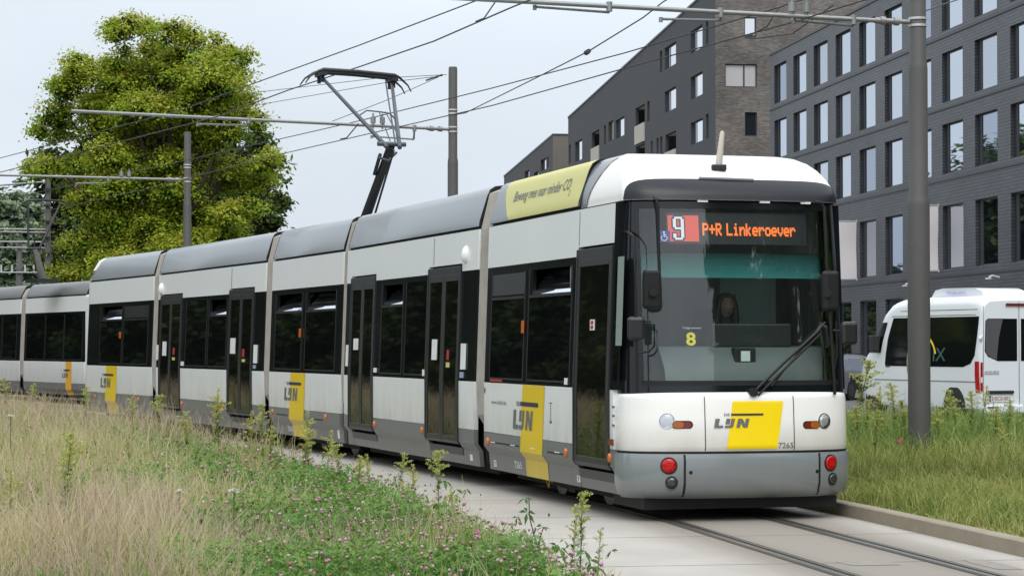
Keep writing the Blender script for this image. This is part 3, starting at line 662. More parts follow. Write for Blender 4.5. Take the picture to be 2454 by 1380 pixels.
# visor, gutter and roof dome
DBK = S1.u(1393, 1.06) + .04
LD = [(2.965, 1.065, -.02, .33), (3.04, 1.06, -.03, .315), (3.12, 1.045, -.07, .29), (3.20, 1.02, -.14, .26), (3.29, .985, -.25, .22), (3.37, .94, -.40, .17), (3.43, .87, -.56, .12), (3.462, .78, -.72, .07), (3.475, .64, -.84, .03)]
def levD(z):
    for a, b in zip(LD, LD[1:]):
        if z <= b[0]: t = (z - a[0]) / (b[0] - a[0]); return [a[k] + (b[k] - a[k]) * t for k in (1, 2, 3)]
    return LD[-1][1:]
def drow(z, off=0., n=48, back=None, amax=90):
    w, u0, d = levD(z); r = []
    for i in range(n + 1):
        a = R(-amax + 2 * amax * i / n); sa, ca = math.sin(a), max(0, math.cos(a))
        r.append(S1.T(u0 + off + d * ca ** (2 / 2.6), (w + off * .5) * math.copysign(abs(sa) ** (2 / 2.6), sa), z + off * .5))
    back = DBK; r = [S1.T(back, -w, z)] + r + [S1.T(back, w, z)]
    return r
mb = MB(); zs_ = [2.965, 3.0, 3.04, 3.08, 3.12, 3.16, 3.2, 3.245, 3.29, 3.33, 3.37, 3.40, 3.43, 3.45, 3.462, 3.475]
mb.grid([drow(z) for z in zs_]); mb.add(drow(3.475), [tuple(range(51))]); tb(mb, 'roof_dome', M['frontwhite'])
vr = MB(); K = 48
def zv(a): return 2.967 + .20 * max(0, 1 - abs(a / 84.) ** 5) ** .5
cols_ = []
for i in range(K + 1):
    a = -84 + 168 * i / K; c_ = []
    for j in range(7):
        z = 2.967 + (zv(a) - 2.967) * j / 6; w, u0, d = levD(z); sa, ca = math.sin(R(a)), max(0, math.cos(R(a)))
        c_.append(S1.T(u0 + .007 + d * ca ** (2 / 2.6), (w + .005) * math.copysign(abs(sa) ** (2 / 2.6), sa), z + .003))
    cols_.append(c_)
vr.grid(cols_); tb(vr, 'visor', M['visor'])
mb = MB(); mb.grid([arow(LW, 2.95, -89, 89, 50, .0), arow(LW, 2.95, -89, 89, 50, -.04), [p + Vector((0, 0, .03)) for p in arow(LW, 2.95, -89, 89, 50, -.04)]])
tb(mb, 'gutter', M['black'])
mb = MB()
for px in (1683, 1832, 1930):
    v = vf(LW, px, 2.94); c = fs(LW, v, 2.945, .01); mb.box((-.05, -.012, 0), (.05, .012, .018), lambda a, b, c2, c=c: c + Vector((S1.n.x, S1.n.y, 0)) * (-a) + Vector((S1.f.x, S1.f.y, 0)) * b + Vector((0, 0, c2)))
tb(mb, 'gutter_clip', M['sticker'])
def dpt(px, z, off=0.):
    best = None
    for i in range(400):
        a = R(-85 + 170 * i / 399); w, u0, d = levD(z); sa, ca = math.sin(a), max(0, math.cos(a)); q = S1.T(u0 + off + d * ca ** (2 / 2.6), w * math.copysign(abs(sa) ** (2 / 2.6), sa), z)
        e = abs(CX + F * q.x / q.y - px)
        if best is None or e < best[0]: best = (e, q)
    return best[1]
mb = MB(); lp, rp = dpt(1676, 3.175, .012), dpt(1806, 3.165, .012)
mb.tube([lp, lp.lerp(rp, .5) + Vector((S1.f.x, S1.f.y, 0)) * .01, rp], .018, 6); tb(mb, 'visor_rail', M['dgrey'])
q = dpt(1722, 3.29); base = q + Vector((0, 0, .005)); top = base + Vector((S1.f.x * -.02, .02, .345)) + Vector((.045, 0, 0))
mb = MB(); mb.tube([base, base.lerp(top, .5), base.lerp(top, .93), top], [.036, .028, .022, .014], 12); an = tb(mb, 'antenna', M['antenna'])
mb = MB(); mb.box((-.07, -.06, -.03), (.07, .06, .025), lambda a, b, c: base + Vector((a, b - .02, c))); tb(mb, 'antenna_base', M['doorfr'], an, .01)
# roof side of car 1: grey, yellow banner, sweep
u1b = S1.u(1160)
zt_cover(S1, u1b + .02, DBK, mat=M['dgrey'])
def cov(u, z, off=.006):
    pr = [(2.985, 1.085), (3.04, 1.08), (3.34, .985), (3.41, .95), (3.448, .89)]
    for a, b in zip(pr, pr[1:]):
        if z <= b[0]: return S1.T(u, a[1] + (b[1] - a[1]) * (z - a[0]) / (b[0] - a[0]) + off, z)
    return S1.T(u, .89 + off, z)
ub0, ub1 = S1.u(1203, 1.02), S1.u(1393, 1.06)
mb = MB(); zz_ = [2.99, 3.04, 3.11, 3.18, 3.26, 3.34, 3.38, 3.41, 3.448]
lft = lambda z: ub0 + .50 * (1 - min(1, (z - 2.99) / .44)) ** 1.6 + .05
mb.grid([[cov(lft(z) + (ub1 + .10 * (z - 2.99) - lft(z)) * i / 6, z) for i in range(7)] for z in zz_]); bn = tb(mb, 'roof_banner', M['pale'])
ut0, ut1 = S1.u(1232, 1.03), S1.u(1368, 1.03)
text_on('Beweeg mee naar minder CO', ut1 - ut0, .15, lambda x, y: cov(ut0 + x, 3.12 + .03 + y, .012) - OFF, 'slogan_text', M['logo'], bn, shear=.2)
text_on('2', .045, .06, lambda x, y: cov(ut1 + .01 + x, 3.12 + y, .012) - OFF, 'slogan_subscript', M['logo'], bn)
mb = MB(); mb.grid([[cov(ub1 + .10 * (z - 2.99), z, .008), cov(ub1 + .03 + .10 * (z - 2.99), z, .008)] for z in zz_]); tb(mb, 'cover_seam', M['black'])
mb = MB(); zs2 = [2.966, 3.04, 3.11, 3.18, 3.26, 3.34, 3.38, 3.41, 3.44, 3.455]
def dside(u, z, off=.009): w, _, _ = levD(z); return S1.T(u, w + off, z)
mb.grid([[dside(DBK + .005 + (min(DBK + .18 + .50 * ((z - 2.966) / .48) ** 1.7, levD(z)[1] + .02) - DBK) * i / 5, z) for i in range(6)] for z in zs2]); tb(mb, 'roof_sweep', M['dgrey'])
# cab side: black corner covers the body flank between door and nose
uD = d1[1]
for sg in (1, -1):
    mb = MB(); side_strip(mb, S1, uD + .01, .03, [1.21, 2.0, 2.95], .003, 0, sg, th=.14); tb(mb, 'cab_corner_panel', M['blackgloss'])
mb = MB(); side_strip(mb, S1, uD + .10, uD + .22, [1.30, 2.0, 2.42], .008, 0, 1, th=.006); tb(mb, 'cab_side_window', M['sidepane'])
mb = MB(); side_strip(mb, S1, *U(S1, 1474, 1488), [1.62, 2.0, 2.44], .012, 0, 1, th=.004); tb(mb, 'side_blind', M['wallgreen'])
# mirrors on tubes
def W(px, y, Z): return Vector((XS(px, Z), Z, ZS(y, Z)))
def rbox(c, wx, wy, wz, rz, name, mat, parent=troot, bev=.03):
    m_ = Matrix.Rotation(rz, 3, 'Z'); mb = MB(); mb.box((-wx / 2, -wy / 2, -wz / 2), (wx / 2, wy / 2, wz / 2), lambda a, b, c_: c + m_ @ Vector((a, b, c_))); return tb(mb, name, mat, parent, bev)
Zl = 21.25; Zr = 21.75
ml = rbox(W(1562, 693, Zl), .165, .10, .36, R(12), 'side_mirror', M['black']); mb = MB(); mb.tube([W(1568, 472, 21.4), W(1574, 478, Zl), W(1577, 500, Zl), W(1580, 640, Zl), W(1584, 735, Zl)], .014, 8); mb.tube([W(1566, 700, Zl - .02), W(1566, 700, Zl - .09)], .04, 10); tb(mb, 'mirror_arm', M['black'], ml)
ml = rbox(W(1524, 787, 21.1), .16, .07, .215, R(10), 'wing_mirror', M['doorfr']); mb = MB(); mb.tube([W(1480, 556, 21.8), W(1505, 556, 21.5), W(1519, 566, 21.1), W(1524, 720, 21.1), W(1527, 942, 21.1)], .013, 8); mb.tube([W(1545, 775, 21.1), W(1568, 778, 21.1), W(1568, 828, 21.1), W(1555, 842, 21.1), W(1527, 846, 21.1)], .011, 8); mb.tube([W(1527, 768, 21.1), W(1560, 770, 21.1)], .01, 8); tb(mb, 'mirror_arm', M['black'], ml)
ml = rbox(W(1990, 697, Zr), .155, .10, .37, R(16), 'side_mirror', M['black']); mb = MB(); mb.tube([W(1952, 484, 21.6), W(1968, 486, Zr), W(1976, 498, Zr), W(1982, 640, Zr), W(1990, 700, Zr)], .014, 8); mb.tube([W(1988, 740, Zr), W(1996, 860, Zr), W(2000, 945, Zr)], .015, 8); mb.tube([W(1984, 702, Zr - .03), W(1984, 702, Zr - .09)], .04, 10); tb(mb, 'mirror_arm', M['black'], ml)
ml = rbox(W(2034, 798, Zr), .165, .07, .215, R(18), 'wing_mirror', M['doorfr']); mb = MB(); mb.tube([W(1996, 792, Zr), W(2030, 794, Zr)], .011, 8); mb.tube([W(2003, 770, Zr), W(2006, 850, Zr), W(1998, 890, Zr)], .009, 8); tb(mb, 'mirror_arm', M['black'], ml)
# wiper
fw = lambda px, y, o: fs(LW, *pix(LW, px, y), o)
mb = MB(); mb.tube([fw(1800, 940, .05), fw(1870, 872, .05), fw(1958, 792, .045)], .014, 6); mb.tube([fw(1812, 946, .05), fw(1885, 874, .05), fw(1962, 800, .045)], .012, 6)
mb.disc(fw(1800, 940, .0), fnrm(LW, -.1, 1.25), .04, 14, 0, .07); wp = tb(mb, 'wiper', M['black'])
mb = MB(); mb.tube([fw(1845, 925, .025), fw(1905, 850, .025), fw(1975, 772, .02)], .010, 5); tb(mb, 'wiper_blade', M['doorfr'], wp)
# under the tram: bogie frames and wheels
for S, a, b in ((S1, -3.9, -1.6), (S3, -3.2, -.9), (S5, -4.0, -1.6)):
    mb = MB(); mb.box((a, -.72, .14), (b, .72, .40), S.T); bg = tb(mb, 'bogie', M['black'])
    for uu in (a + .3, b - .3):
        for sg in (1, -1):
            c = S.T(uu, sg * .5, .29); mb = MB(); mb.disc(c, Vector((S.n.x, S.n.y, 0)) * sg, .285, 24, 0, .08); tb(mb, 'wheel', M['steel'], bg)
mb = MB(); u = S1.u(1278)
mb.box((u - .25, .62, .13), (u - .05, .78, .23), S1.T); mb.box((u + .10, .66, .11), (u + .34, .80, .21), S1.T); tb(mb, 'track_brake', M['black'])
mb = MB(); mb.tube([S1.T(u - .1, .98, .225), S1.T(u, .98, .15), S1.T(u + .02, .98, .225), S1.T(u + .14, .98, .215)], .008, 5); tb(mb, 'rope_hook', M['yellow'])
# pantograph on the middle car
def P3(px, y, Z): return Vector((XS(px, Z), Z, ZS(y, Z)))
pg = MB(); base = P3(866, 548, 36.2); knee = P3(938, 345, 34.9)
fd = Vector((S3.f.x, S3.f.y, 0)); nd = Vector((S3.n.x, S3.n.y, 0))
pb = MB(); mid = Vector((base.x, base.y, 3.50))
for sg in (1, -1): pb.box((-.9, sg * .35 - .04, -.04), (.9, sg * .35 + .04, .04), lambda a, b, c: mid + fd * a + nd * b + Vector((0, 0, c)))
for e in (-.8, .6): pb.box((e, -.4, -.05), (e + .08, .4, .05), lambda a, b, c: mid + fd * a + nd * b + Vector((0, 0, c)))
pn = tb(pb, 'pantograph', M['pant'])
mb = MB(); mb.tube([base, knee + (base - knee) * .02], [.085, .065], 8); mb.tube([base + fd * .3 + nd * -.05 + Vector((0, 0, -.05)), knee + fd * .12 + Vector((0, 0, -.10))], .018, 6)
mb.tube([knee + (base - knee) * .35 + nd * .1, knee + (base - knee) * .12 + nd * .12], .03, 6); tb(mb, 'lower_arm', M['pant'], pn)
el, er = P3(768, 182, 36.25), P3(938, 196, 36.75); lw = knee + nd * .12; rw = knee - nd * .12
mb = MB(); mb.tube([lw + (lw - el) * .05, el], [.035, .026], 8); mb.tube([rw + (rw - er) * .05, er], [.035, .026], 8); mb.tube([rw + nd * .06, er + nd * .10], .012, 6)
mb.tube([knee + nd * .22, knee - nd * .22], .035, 8); mb.tube([knee + nd * .22 + Vector((0, 0, -.2)), knee + nd * .05 + Vector((0, 0, -.25)), knee - nd * .08 + Vector((0, 0, -.12))], .02, 6)
tb(mb, 'upper_arm', M['pantgrey'], pn)
l1 = el + (lw - el) * .60; r1 = er + (rw - er) * .62; mh = l1.lerp(r1, .55) + Vector((0, 0, .10))
mb = MB(); mb.tube([l1, l1.lerp(mh, .4) + Vector((0, 0, .06)), mh, r1.lerp(mh, .4) + Vector((0, 0, .05)), r1], .012, 6); mb.tube([mh, lw.lerp(rw, .4) + Vector((0, 0, .05))], .01, 6); mb.tube([mh + nd * -.1, rw + Vector((0, 0, .1))], .01, 6); tb(mb, 'cross_brace', M['pantgrey'], pn)
mb = MB()
for o_ in (-.17, .17):
    a_, b_ = el + fd * o_, er + fd * o_; ax = (b_ - a_).normalized(); Lx = (b_ - a_).length
    pts = [a_ - ax * .30 + Vector((0, 0, -.14)), a_ - ax * .22 + Vector((0, 0, -.03)), a_ - ax * .08 + Vector((0, 0, .06)), a_ + Vector((0, 0, .085)), a_.lerp(b_, .5) + Vector((0, 0, .095)), b_ + Vector((0, 0, .085)), b_ + ax * .08 + Vector((0, 0, .06)), b_ + ax * .22 + Vector((0, 0, -.05)), b_ + ax * .28 + Vector((0, 0, -.15))]
    mb.tube(pts, [.010, .014, .022, .034, .034, .034, .022, .014, .010], 8)
for e in (el, er): mb.box((-.2, -.05, .0), (.2, .05, .06), lambda a, b, c, e=e: e + fd * a + nd * b + Vector((0, 0, c)))
tb(mb, 'contact_strip', M['pant'], pn)
mb = MB()
for e in (el, er):
    for k in (-.12, .1): mb.tube([e + fd * k + Vector((0, 0, .02)), e + fd * k + Vector((0, 0, -.10))], .03, 8)
tb(mb, 'spring_box', M['pant'], pn)

# ------------------------------------------------------------------ driver
def skin_body(name, joints, edges, mat, parent=None, sub=2, root=0):
    me = bpy.data.meshes.new(name); me.from_pydata([j[:3] for j in joints], edges, []); o = bpy.data.objects.new(name, me); COL.objects.link(o); me.materials.append(mat)
    o.modifiers.new('skin', 'SKIN'); sm = o.modifiers.new('sub', 'SUBSURF'); sm.levels = sub; sm.render_levels = sub
    for i, j in enumerate(joints): me.skin_vertices[0].data[i].radius = (j[3], j[4] if len(j) > 4 else j[3])
    me.skin_vertices[0].data[root].use_root = True
    if parent: o.parent = parent
    return o
def driver():
    org = S1.T(-.80, -.26, .80); rz = math.atan2(S1.f.y, S1.f.x) - math.pi / 2      # local +y forward
    rt = empty('person', org, rz, 'driver with long dark hair seated behind the tram windscreen', 'person')
    # local frame: x right hand side of the figure mirrored is fine, y forward, z up from the cab floor
    J = [(0, -.02, .50, .15, .12), (0, -.05, .68, .135, .10), (0, -.05, .86, .155, .11), (0, -.04, .99, .10, .085), (0, -.02, 1.06, .052), (0, .0, 1.12, .055),
         (.17, -.04, .96, .062), (.22, .10, .76, .048), (.20, .33, .70, .036), (.19, .40, .71, .032), (-.17, -.04, .96, .062), (-.22, .10, .76, .048), (-.20, .33, .70, .036), (-.19, .40, .71, .032),
         (.10, .05, .48, .095), (.12, .42, .50, .07), (.12, .46, .10, .05), (.12, .58, .05, .04), (-.10, .05, .48, .095), (-.12, .42, .50, .07), (-.12, .46, .10, .05), (-.12, .58, .05, .04)]
    E_ = [(0, 1), (1, 2), (2, 3), (3, 4), (4, 5), (3, 6), (6, 7), (7, 8), (8, 9), (3, 10), (10, 11), (11, 12), (12, 13), (0, 14), (14, 15), (15, 16), (16, 17), (0, 18), (18, 19), (19, 20), (20, 21)]
    skin_body('torso', J, E_, M['jacket'], rt)
    # head as a shaped lathe-like grid
    mb = MB(); n = 24; rows = []
    for k in range(17):
        t = k / 16; z = 1.095 + .215 * t; w = .080 * math.sin(math.pi * min(1, (t * .93 + .05))) ** .55 * (1 - .22 * (1 - t) ** 2); dpt_ = w * 1.22
        r = []
        for j in range(n):
            a = 2 * math.pi * j / n; x = w * math.sin(a); y = dpt_ * math.cos(a) + .012
            if math.cos(a) > .9: y += .016 * max(0, 1 - abs(t - .42) / .14)         # nose
            if math.cos(a) > .6 and abs(abs(math.sin(a)) - .42) < .25 and abs(t - .53) < .07: y -= .007  # eye sockets
            if math.cos(a) > .8 and t < .15: y += .006
            r.append((x, y, z))
        rows.append(r)
    mb.grid(rows, 0, True, True); mb.add(rows[-1], [tuple(range(n))], 0, True); mb.build('head', M['skin'], rt)
    mb = MB(); mb.box((-.024, .088, 1.135), (.024, .100, 1.147)); mb.build('mouth', M['lips'], rt, .004)
    for sg in (1, -1):
        mb = MB(); mb.disc((sg * .031, .080, 1.203), (0, 1, 0), .0075, 12, 0, .003, .003); mb.build('eye', M['eye'], rt)
        mb = MB(); mb.tube([(sg * .016, .090, 1.221), (sg * .032, .089, 1.226), (sg * .048, .078, 1.220)], .0035, 5); mb.build('eyebrow', M['hair'], rt)
        mb = MB(); mb.tube([(sg * .076, .0, 1.175), (sg * .083, -.008, 1.20), (sg * .078, -.006, 1.225)], .010, 6); mb.build('ear', M['skin'], rt)
    # hair: cap plus long sides
    mb = MB(); rows = []
    for k in range(9):
        t = k / 8; z = 1.335 - .10 * t - .30 * max(0, t - .35); r = []
        for j in range(19):
            a = R(70 + 220 * j / 18); w = .02 + .082 * min(1, t * 2.2) + .02 * max(0, t - .5); r.append((w * math.sin(a), w * 1.12 * math.cos(a) + .0, z - .01 * math.sin(j * 2.1)))
        rows.append(r)
    mb.grid(rows, 0, True); mb.box((-.075, -.02, 1.29), (.075, .085, 1.318))
    for sg in (1, -1): mb.tube([(sg * .065, .045, 1.29), (sg * .088, .03, 1.20), (sg * .095, .02, 1.08), (sg * .09, .05, .96), (sg * .085, .06, .90)], [.02, .03, .038, .032, .012], 8)
    mb.tube([(0, -.08, 1.28), (0, -.105, 1.15), (0, -.11, 1.0), (0, -.11, .92)], [.05, .07, .075, .04], 10)
    mb.build('hair', M['hair'], rt, .01)
    mb = MB(); mb.tube([(-.06, .075, .93), (0, .062, 1.02), (.06, .075, .93)], [.012, .018, .012], 6); mb.add([(-.05, .088, .94), (.05, .088, .94), (0, .105, .80)], [(0, 1, 2)]); mb.build('shirt_collar', M['shirt'], rt)
    for sg in (1, -1):      # hands closed on the desk controls, five separate digits
        h = [(sg * .19, .40, .71, .028, .018), (sg * .188, .455, .705, .034, .016)]; e = [(0, 1)]
        for q, (dx, ln) in enumerate(((-.028, .062), (-.010, .072), (.010, .068), (.028, .052))):
            b = len(h); x0 = sg * .188 + dx; h += [(x0, .485, .705, .0095), (x0, .485 + ln * .55, .700, .0085), (x0, .485 + ln * .8, .680, .0075)]; e += [(1, b), (b, b + 1), (b + 1, b + 2)]
        b = len(h); h += [(sg * .188 - sg * .040, .44, .70, .0105), (sg * .188 - sg * .058, .475, .69, .009), (sg * .188 - sg * .056, .50, .675, .008)]; e += [(0, b), (b, b + 1), (b + 1, b + 2)]
        skin_body('hand', h, e, M['skin'], rt, 1)
driver()

# ------------------------------------------------------------------ second tram, behind on the other track
r2 = empty('tram', (XS(203, 58.8), 58.8, 0), 0, 'second white tram with low roof and orange stripe, passing behind the first tram', 'tram'); O2 = Vector(r2.location)
A0 = (XS(203, 58.6), 58.6); B0 = (XS(57, 63.1), 63.1); dv = Vector((B0[0] - A0[0], B0[1] - A0[1])).normalized()
T1 = Sec(B0, A0); C0 = (B0[0] + dv.x * .45, B0[1] + dv.y * .45); T2 = Sec((C0[0] + dv.x * 6.2, C0[1] + dv.y * 6.2), C0)
D0 = (A0[0] - dv.x * .4, A0[1] - dv.y * .4)
body(T1, -T1.L, 0, r2, O2, roofz=3.27, hr=2.885, mats=W2, covermat=M['grey'], low=.36); body(T2, -6.2, 0, r2, O2, roofz=3.27, hr=2.885, mats=W2, covermat=M['grey'], low=.36)
for a, b in ((62, 106), (108, 151), (153, 196)): win(T1, *U(T1, a, b), root=r2, origin=O2)
for a, b in ((-40, 2), (5, 38)): win(T2, *U(T2, a, b), root=r2, origin=O2)
stripe(T1, *U(T1, 158, 172), root=r2, origin=O2, mat=M['orangest'], low=.36, lean=.0); side_logo(T1, *U(T1, 150, 164), .80, .92, root=r2, origin=O2)
bellow(T2, 0, T1, -T1.L, 4, 3.2, r2, O2)
mb = MB(); mb.box((-.02, -1.14, .4), (.35, 1.14, 2.9), T1.T); o = mb.build('end_wall', M['white'], None, .05, origin=O2); o.parent = r2
pc = Vector((XS(101, 60.6), 60.6, 3.35)); kn = P3(84, 596, 60.2); tl_, tr_ = P3(62, 490, 60.4), P3(143, 490, 60.9)
mb = MB(); mb.box((-.5, -.3, -.10), (.5, .3, .0), lambda a, b, c: pc + Vector((T1.f.x, T1.f.y, 0)) * a + Vector((T1.n.x, T1.n.y, 0)) * b + Vector((0, 0, c))); p2 = mb.build('pantograph', M['pant'], None, 0, origin=O2); p2.parent = r2
mb = MB(); mb.tube([pc, kn], [.10, .075], 8); o = mb.build('lower_arm', M['steel'], None, 0, origin=O2); o.parent = p2
mb = MB(); mb.tube([kn - Vector((.2, 0, 0)), kn + Vector((.12, 0, 0))], .05, 6); mb.tube([kn - Vector((.18, 0, 0)), P3(66, 487, 60.4)], .03, 6); mb.tube([kn + Vector((.1, 0, 0)), tr_], .03, 6); mb.tube([P3(66, 563, 60.3), P3(82, 560, 60.3), P3(104, 566, 60.3)], .018, 6); mb.tube([P3(82, 560, 60.3), P3(81, 594, 60.3)], .02, 6); o = mb.build('upper_arm', M['pant'], None, 0, origin=O2); o.parent = p2
mb = MB(); mb.tube([P3(38, 503, 60.3), P3(52, 488, 60.4), P3(64, 481, 60.4), P3(100, 479, 60.6), P3(148, 482, 60.9), P3(160, 488, 61), P3(170, 500, 61)], [.015, .02, .035, .035, .035, .02, .015], 6); o = mb.build('contact_strip', M['pant'], None, 0, origin=O2); o.parent = p2

# ------------------------------------------------------------------ ground, road, track bed
def struct(o): o['kind'] = 'structure'; return o
def sheet(name, pts, z, mat):
    mb = MB(); mb.add([(x, y, z) for x, y in pts], [tuple(range(len(pts)))]); return struct(mb.build(name, mat))
M['soil'] = pm('dry_soil', (.13, .12, .06), .95, var=.35, scale=1.3, bump=.4)
M['earth'] = pm('far_ground', (.10, .10, .055), .95, var=.3, scale=.3)
M['asphalt'] = pm('asphalt', (.085, .085, .088), .85, var=.22, scale=3, bump=.25, bscale=80)
M['pave'] = pm('pavement_slabs', (.20, .195, .185), .85, var=.15, scale=4)
M['kerb'] = pm('kerb_concrete', (.26, .225, .17), .85, var=.3, scale=2, bump=.3)
M['railsteel'] = pm('rail_steel', (.17, .165, .16), .42, .8, var=.2, scale=4)
M['filler'] = pm('rail_filler', (.060, .052, .043), .8, var=.3, scale=12, bump=.3); M['groove'] = pm('rail_groove', (.012, .011, .01), .9)
M['patch'] = pm('repair_patch', (.24, .225, .20), .9, var=.3, scale=10, bump=.3)
sheet('ground', [(-1500, -200), (1500, -200), (1500, 2600), (-1500, 2600)], -.16, M['earth'])
bd = Vector((-.26, .966)); b0 = Vector((9.0, 51.7))
e0 = b0 - bd * 40; e1 = b0 + bd * 110
sheet('road', [(e0.x, e0.y), (60, e0.y), (60, e1.y), (e1.x, e1.y)], -.13, M['asphalt'])
sheet('pavement', [(13.2 + (145 - 60) * .1275, 60), (60, 60), (60, 240), (13.2 - 95 * .1275, 240)], .02, M['pave'])
# concrete slab with uv (distance along, offset)
def concrete():
    m = bpy.data.materials.new('track_concrete'); n, l, b = nt(m); b.inputs['Roughness'].default_value = .85
    uv = n.new('ShaderNodeUVMap'); uv.uv_map = 'UVMap'; sp = n.new('ShaderNodeSeparateXYZ'); l.new(uv.outputs[0], sp.inputs[0])
    def mth(op, a, bb=None, clamp=False):
        q = n.new('ShaderNodeMath'); q.operation = op; q.use_clamp = clamp
        for i, x in enumerate((a, bb)):
            if x is None: continue
            if isinstance(x, (int, float)): q.inputs[i].default_value = x
            else: l.new(x, q.inputs[i])
        return q.outputs[0]
    nz = n.new('ShaderNodeTexNoise'); nz.inputs['Scale'].default_value = 1.1; nz.inputs['Detail'].default_value = 9; nz.inputs['Roughness'].default_value = .62; l.new(uv.outputs[0], nz.inputs['Vector'])
    mp = n.new('ShaderNodeMapping'); mp.inputs['Scale'].default_value = (.25, 3.5, 1); l.new(uv.outputs[0], mp.inputs[0])
    n2 = n.new('ShaderNodeTexNoise'); n2.inputs['Scale'].default_value = 1.6; n2.inputs['Detail'].default_value = 7; l.new(mp.outputs[0], n2.inputs['Vector'])
    n3 = n.new('ShaderNodeTexNoise'); n3.inputs['Scale'].default_value = 45; n3.inputs['Detail'].default_value = 3; l.new(uv.outputs[0], n3.inputs['Vector'])
    def mix(f, a, c):
        q = n.new('ShaderNodeMix'); q.data_type = 'RGBA'
        if isinstance(f, (int, float)): q.inputs['Factor'].default_value = f
        else: l.new(f, q.inputs['Factor'])
        for k, x in (('A', a), ('B', c)):
            if isinstance(x, tuple): q.inputs[k].default_value = x + (1,)
            else: l.new(x, q.inputs[k])
        return q.outputs['Result']
    col = mix(nz.outputs['Fac'], (.30, .278, .25), (.52, .50, .47))
    # brown grime within the gauge and beside the rails
    av = mth('ABSOLUTE', sp.outputs['Y']); near = mth('SUBTRACT', 1.35, av); near = mth('MULTIPLY', near, 1.6, True)
    st = mth('MULTIPLY', near, mth('MULTIPLY_ADD', n2.outputs['Fac'], 1.5), True); st.node.inputs[2].default_value = -.25
    st = mth('MULTIPLY', near, st, True)
    col = mix(mth('MULTIPLY', st, .95, True), col, (.235, .215, .185))
    rd = mth('ABSOLUTE', mth('SUBTRACT', av, .5)); rs_ = mth('MULTIPLY', mth('SUBTRACT', .26, rd), 3.6, True); rs_ = mth('MULTIPLY', rs_, mth('MULTIPLY', n2.outputs['Fac'], 1.2), True)
    col = mix(rs_, col, (.13, .11, .085))
    col = mix(mth('MULTIPLY', n3.outputs['Fac'], .30), col, (.22, .20, .18))
    # cast joints
    ph = mth('FRACT', mth('MULTIPLY_ADD', sp.outputs['X'], .4)); ph.node.inputs[0].links[0].from_node.inputs[2].default_value = .32
    j = mth('LESS_THAN', mth('ABSOLUTE', mth('SUBTRACT', ph, .5)), .0062)
    col = mix(mth('MULTIPLY', j, .85), col, (.06, .055, .05))
    l.new(col, b.inputs['Base Color'])
    bp = n.new('ShaderNodeBump'); bp.inputs['Strength'].default_value = .2; bp.inputs['Distance'].default_value = .01; l.new(n3.outputs['Fac'], bp.inputs['Height']); l.new(bp.outputs[0], b.inputs['Normal'])
    return m
M['concrete'] = concrete()
SS = np.arange(-24, 74, .5)
def ribbon(name, offs, mats, mis=None, uv=False):
    """offs: list of (offset, z) across the track"""
    k = len(offs); vs = [path(s, o, z) for s in SS for o, z in offs]; fs_ = []; mi = []
    for i in range(len(SS) - 1):
        for j in range(k - 1): fs_.append((i * k + j, i * k + j + 1, (i + 1) * k + j + 1, (i + 1) * k + j)); mi.append(mis[j] if mis else 0)
    me = bpy.data.meshes.new(name); me.from_pydata([tuple(v) for v in vs], [], fs_)
    for m in mats: me.materials.append(m)
    me.polygons.foreach_set('material_index', mi)
    if uv:
        ul = me.uv_layers.new(name='UVMap')
        for lp in me.loops: i, j = divmod(lp.vertex_index, k); ul.data[lp.index].uv = (SS[i], offs[j][0])
    me.update(); o = bpy.data.objects.new(name, me); COL.objects.link(o); return struct(o)
ribbon('track_slab', [(2.55, -.05), (2.55, .012)] + [(o, .012) for o in (1.5, .8, .3, -.3, -.8, -1.1)] + [(-1.275, .012)], [M['concrete']], uv=True)
for c in (.5, -.5):
    ribbon('track_rail', [(c + .088, .0165), (c + .058, .0165), (c + .056, .022), (c + .008, .022), (c - .002, .0175), (c - .036, .0175), (c - .038, .021), (c - .055, .021), (c - .058, .0165), (c - .095, .0165)], [M['filler'], M['railsteel'], M['groove']], [0, 1, 1, 2, 2, 2, 1, 1, 0])
ribbon('kerb', [(-1.27, -.02), (-1.273, .125), (-1.285, .135), (-1.41, .135), (-1.42, .03)], [M['kerb']])
mb = MB()
for s, o, w, h in ((-4.6, .05, .45, .42), (-4.9, -.80, .8, .2), (-7.5, .12, .8, .35)):
    mb.add([path(s + dx * w, o + dy * h, .0148) for dx, dy in ((-.5, -.45), (.1, -.5), (.5, -.4), (.52, .3), (.2, .5), (-.45, .42))], [(0, 1, 2, 3, 4, 5)])
struct(mb.build('repair_patch', M['patch']))
# meadow soil on the left, verge soil on the right
vs = [path(s, 2.56, .0) for s in SS]; vl = [Vector((-40 - .3 * max(0, v.y), v.y, .0)) for v in vs]
mb = MB(); mb.grid([vl, vs], 0, False); struct(mb.build('meadow_ground', M['soil']))
vr_ = [path(s, -1.42, .07) for s in SS]; ve = []
for v in vr_:
    t = (v.y - b0.y) / bd.y; ve.append(Vector((max(b0.x + bd.x * t - .1, v.x + .2), v.y, .07)))
mb = MB(); mb.grid([vr_, [a.lerp(b, .5) + Vector((0, 0, .04)) for a, b in zip(vr_, ve)], ve, [v + Vector((.02, 0, -.22)) for v in ve]], 0, False); struct(mb.build('verge_ground', M['soil']))

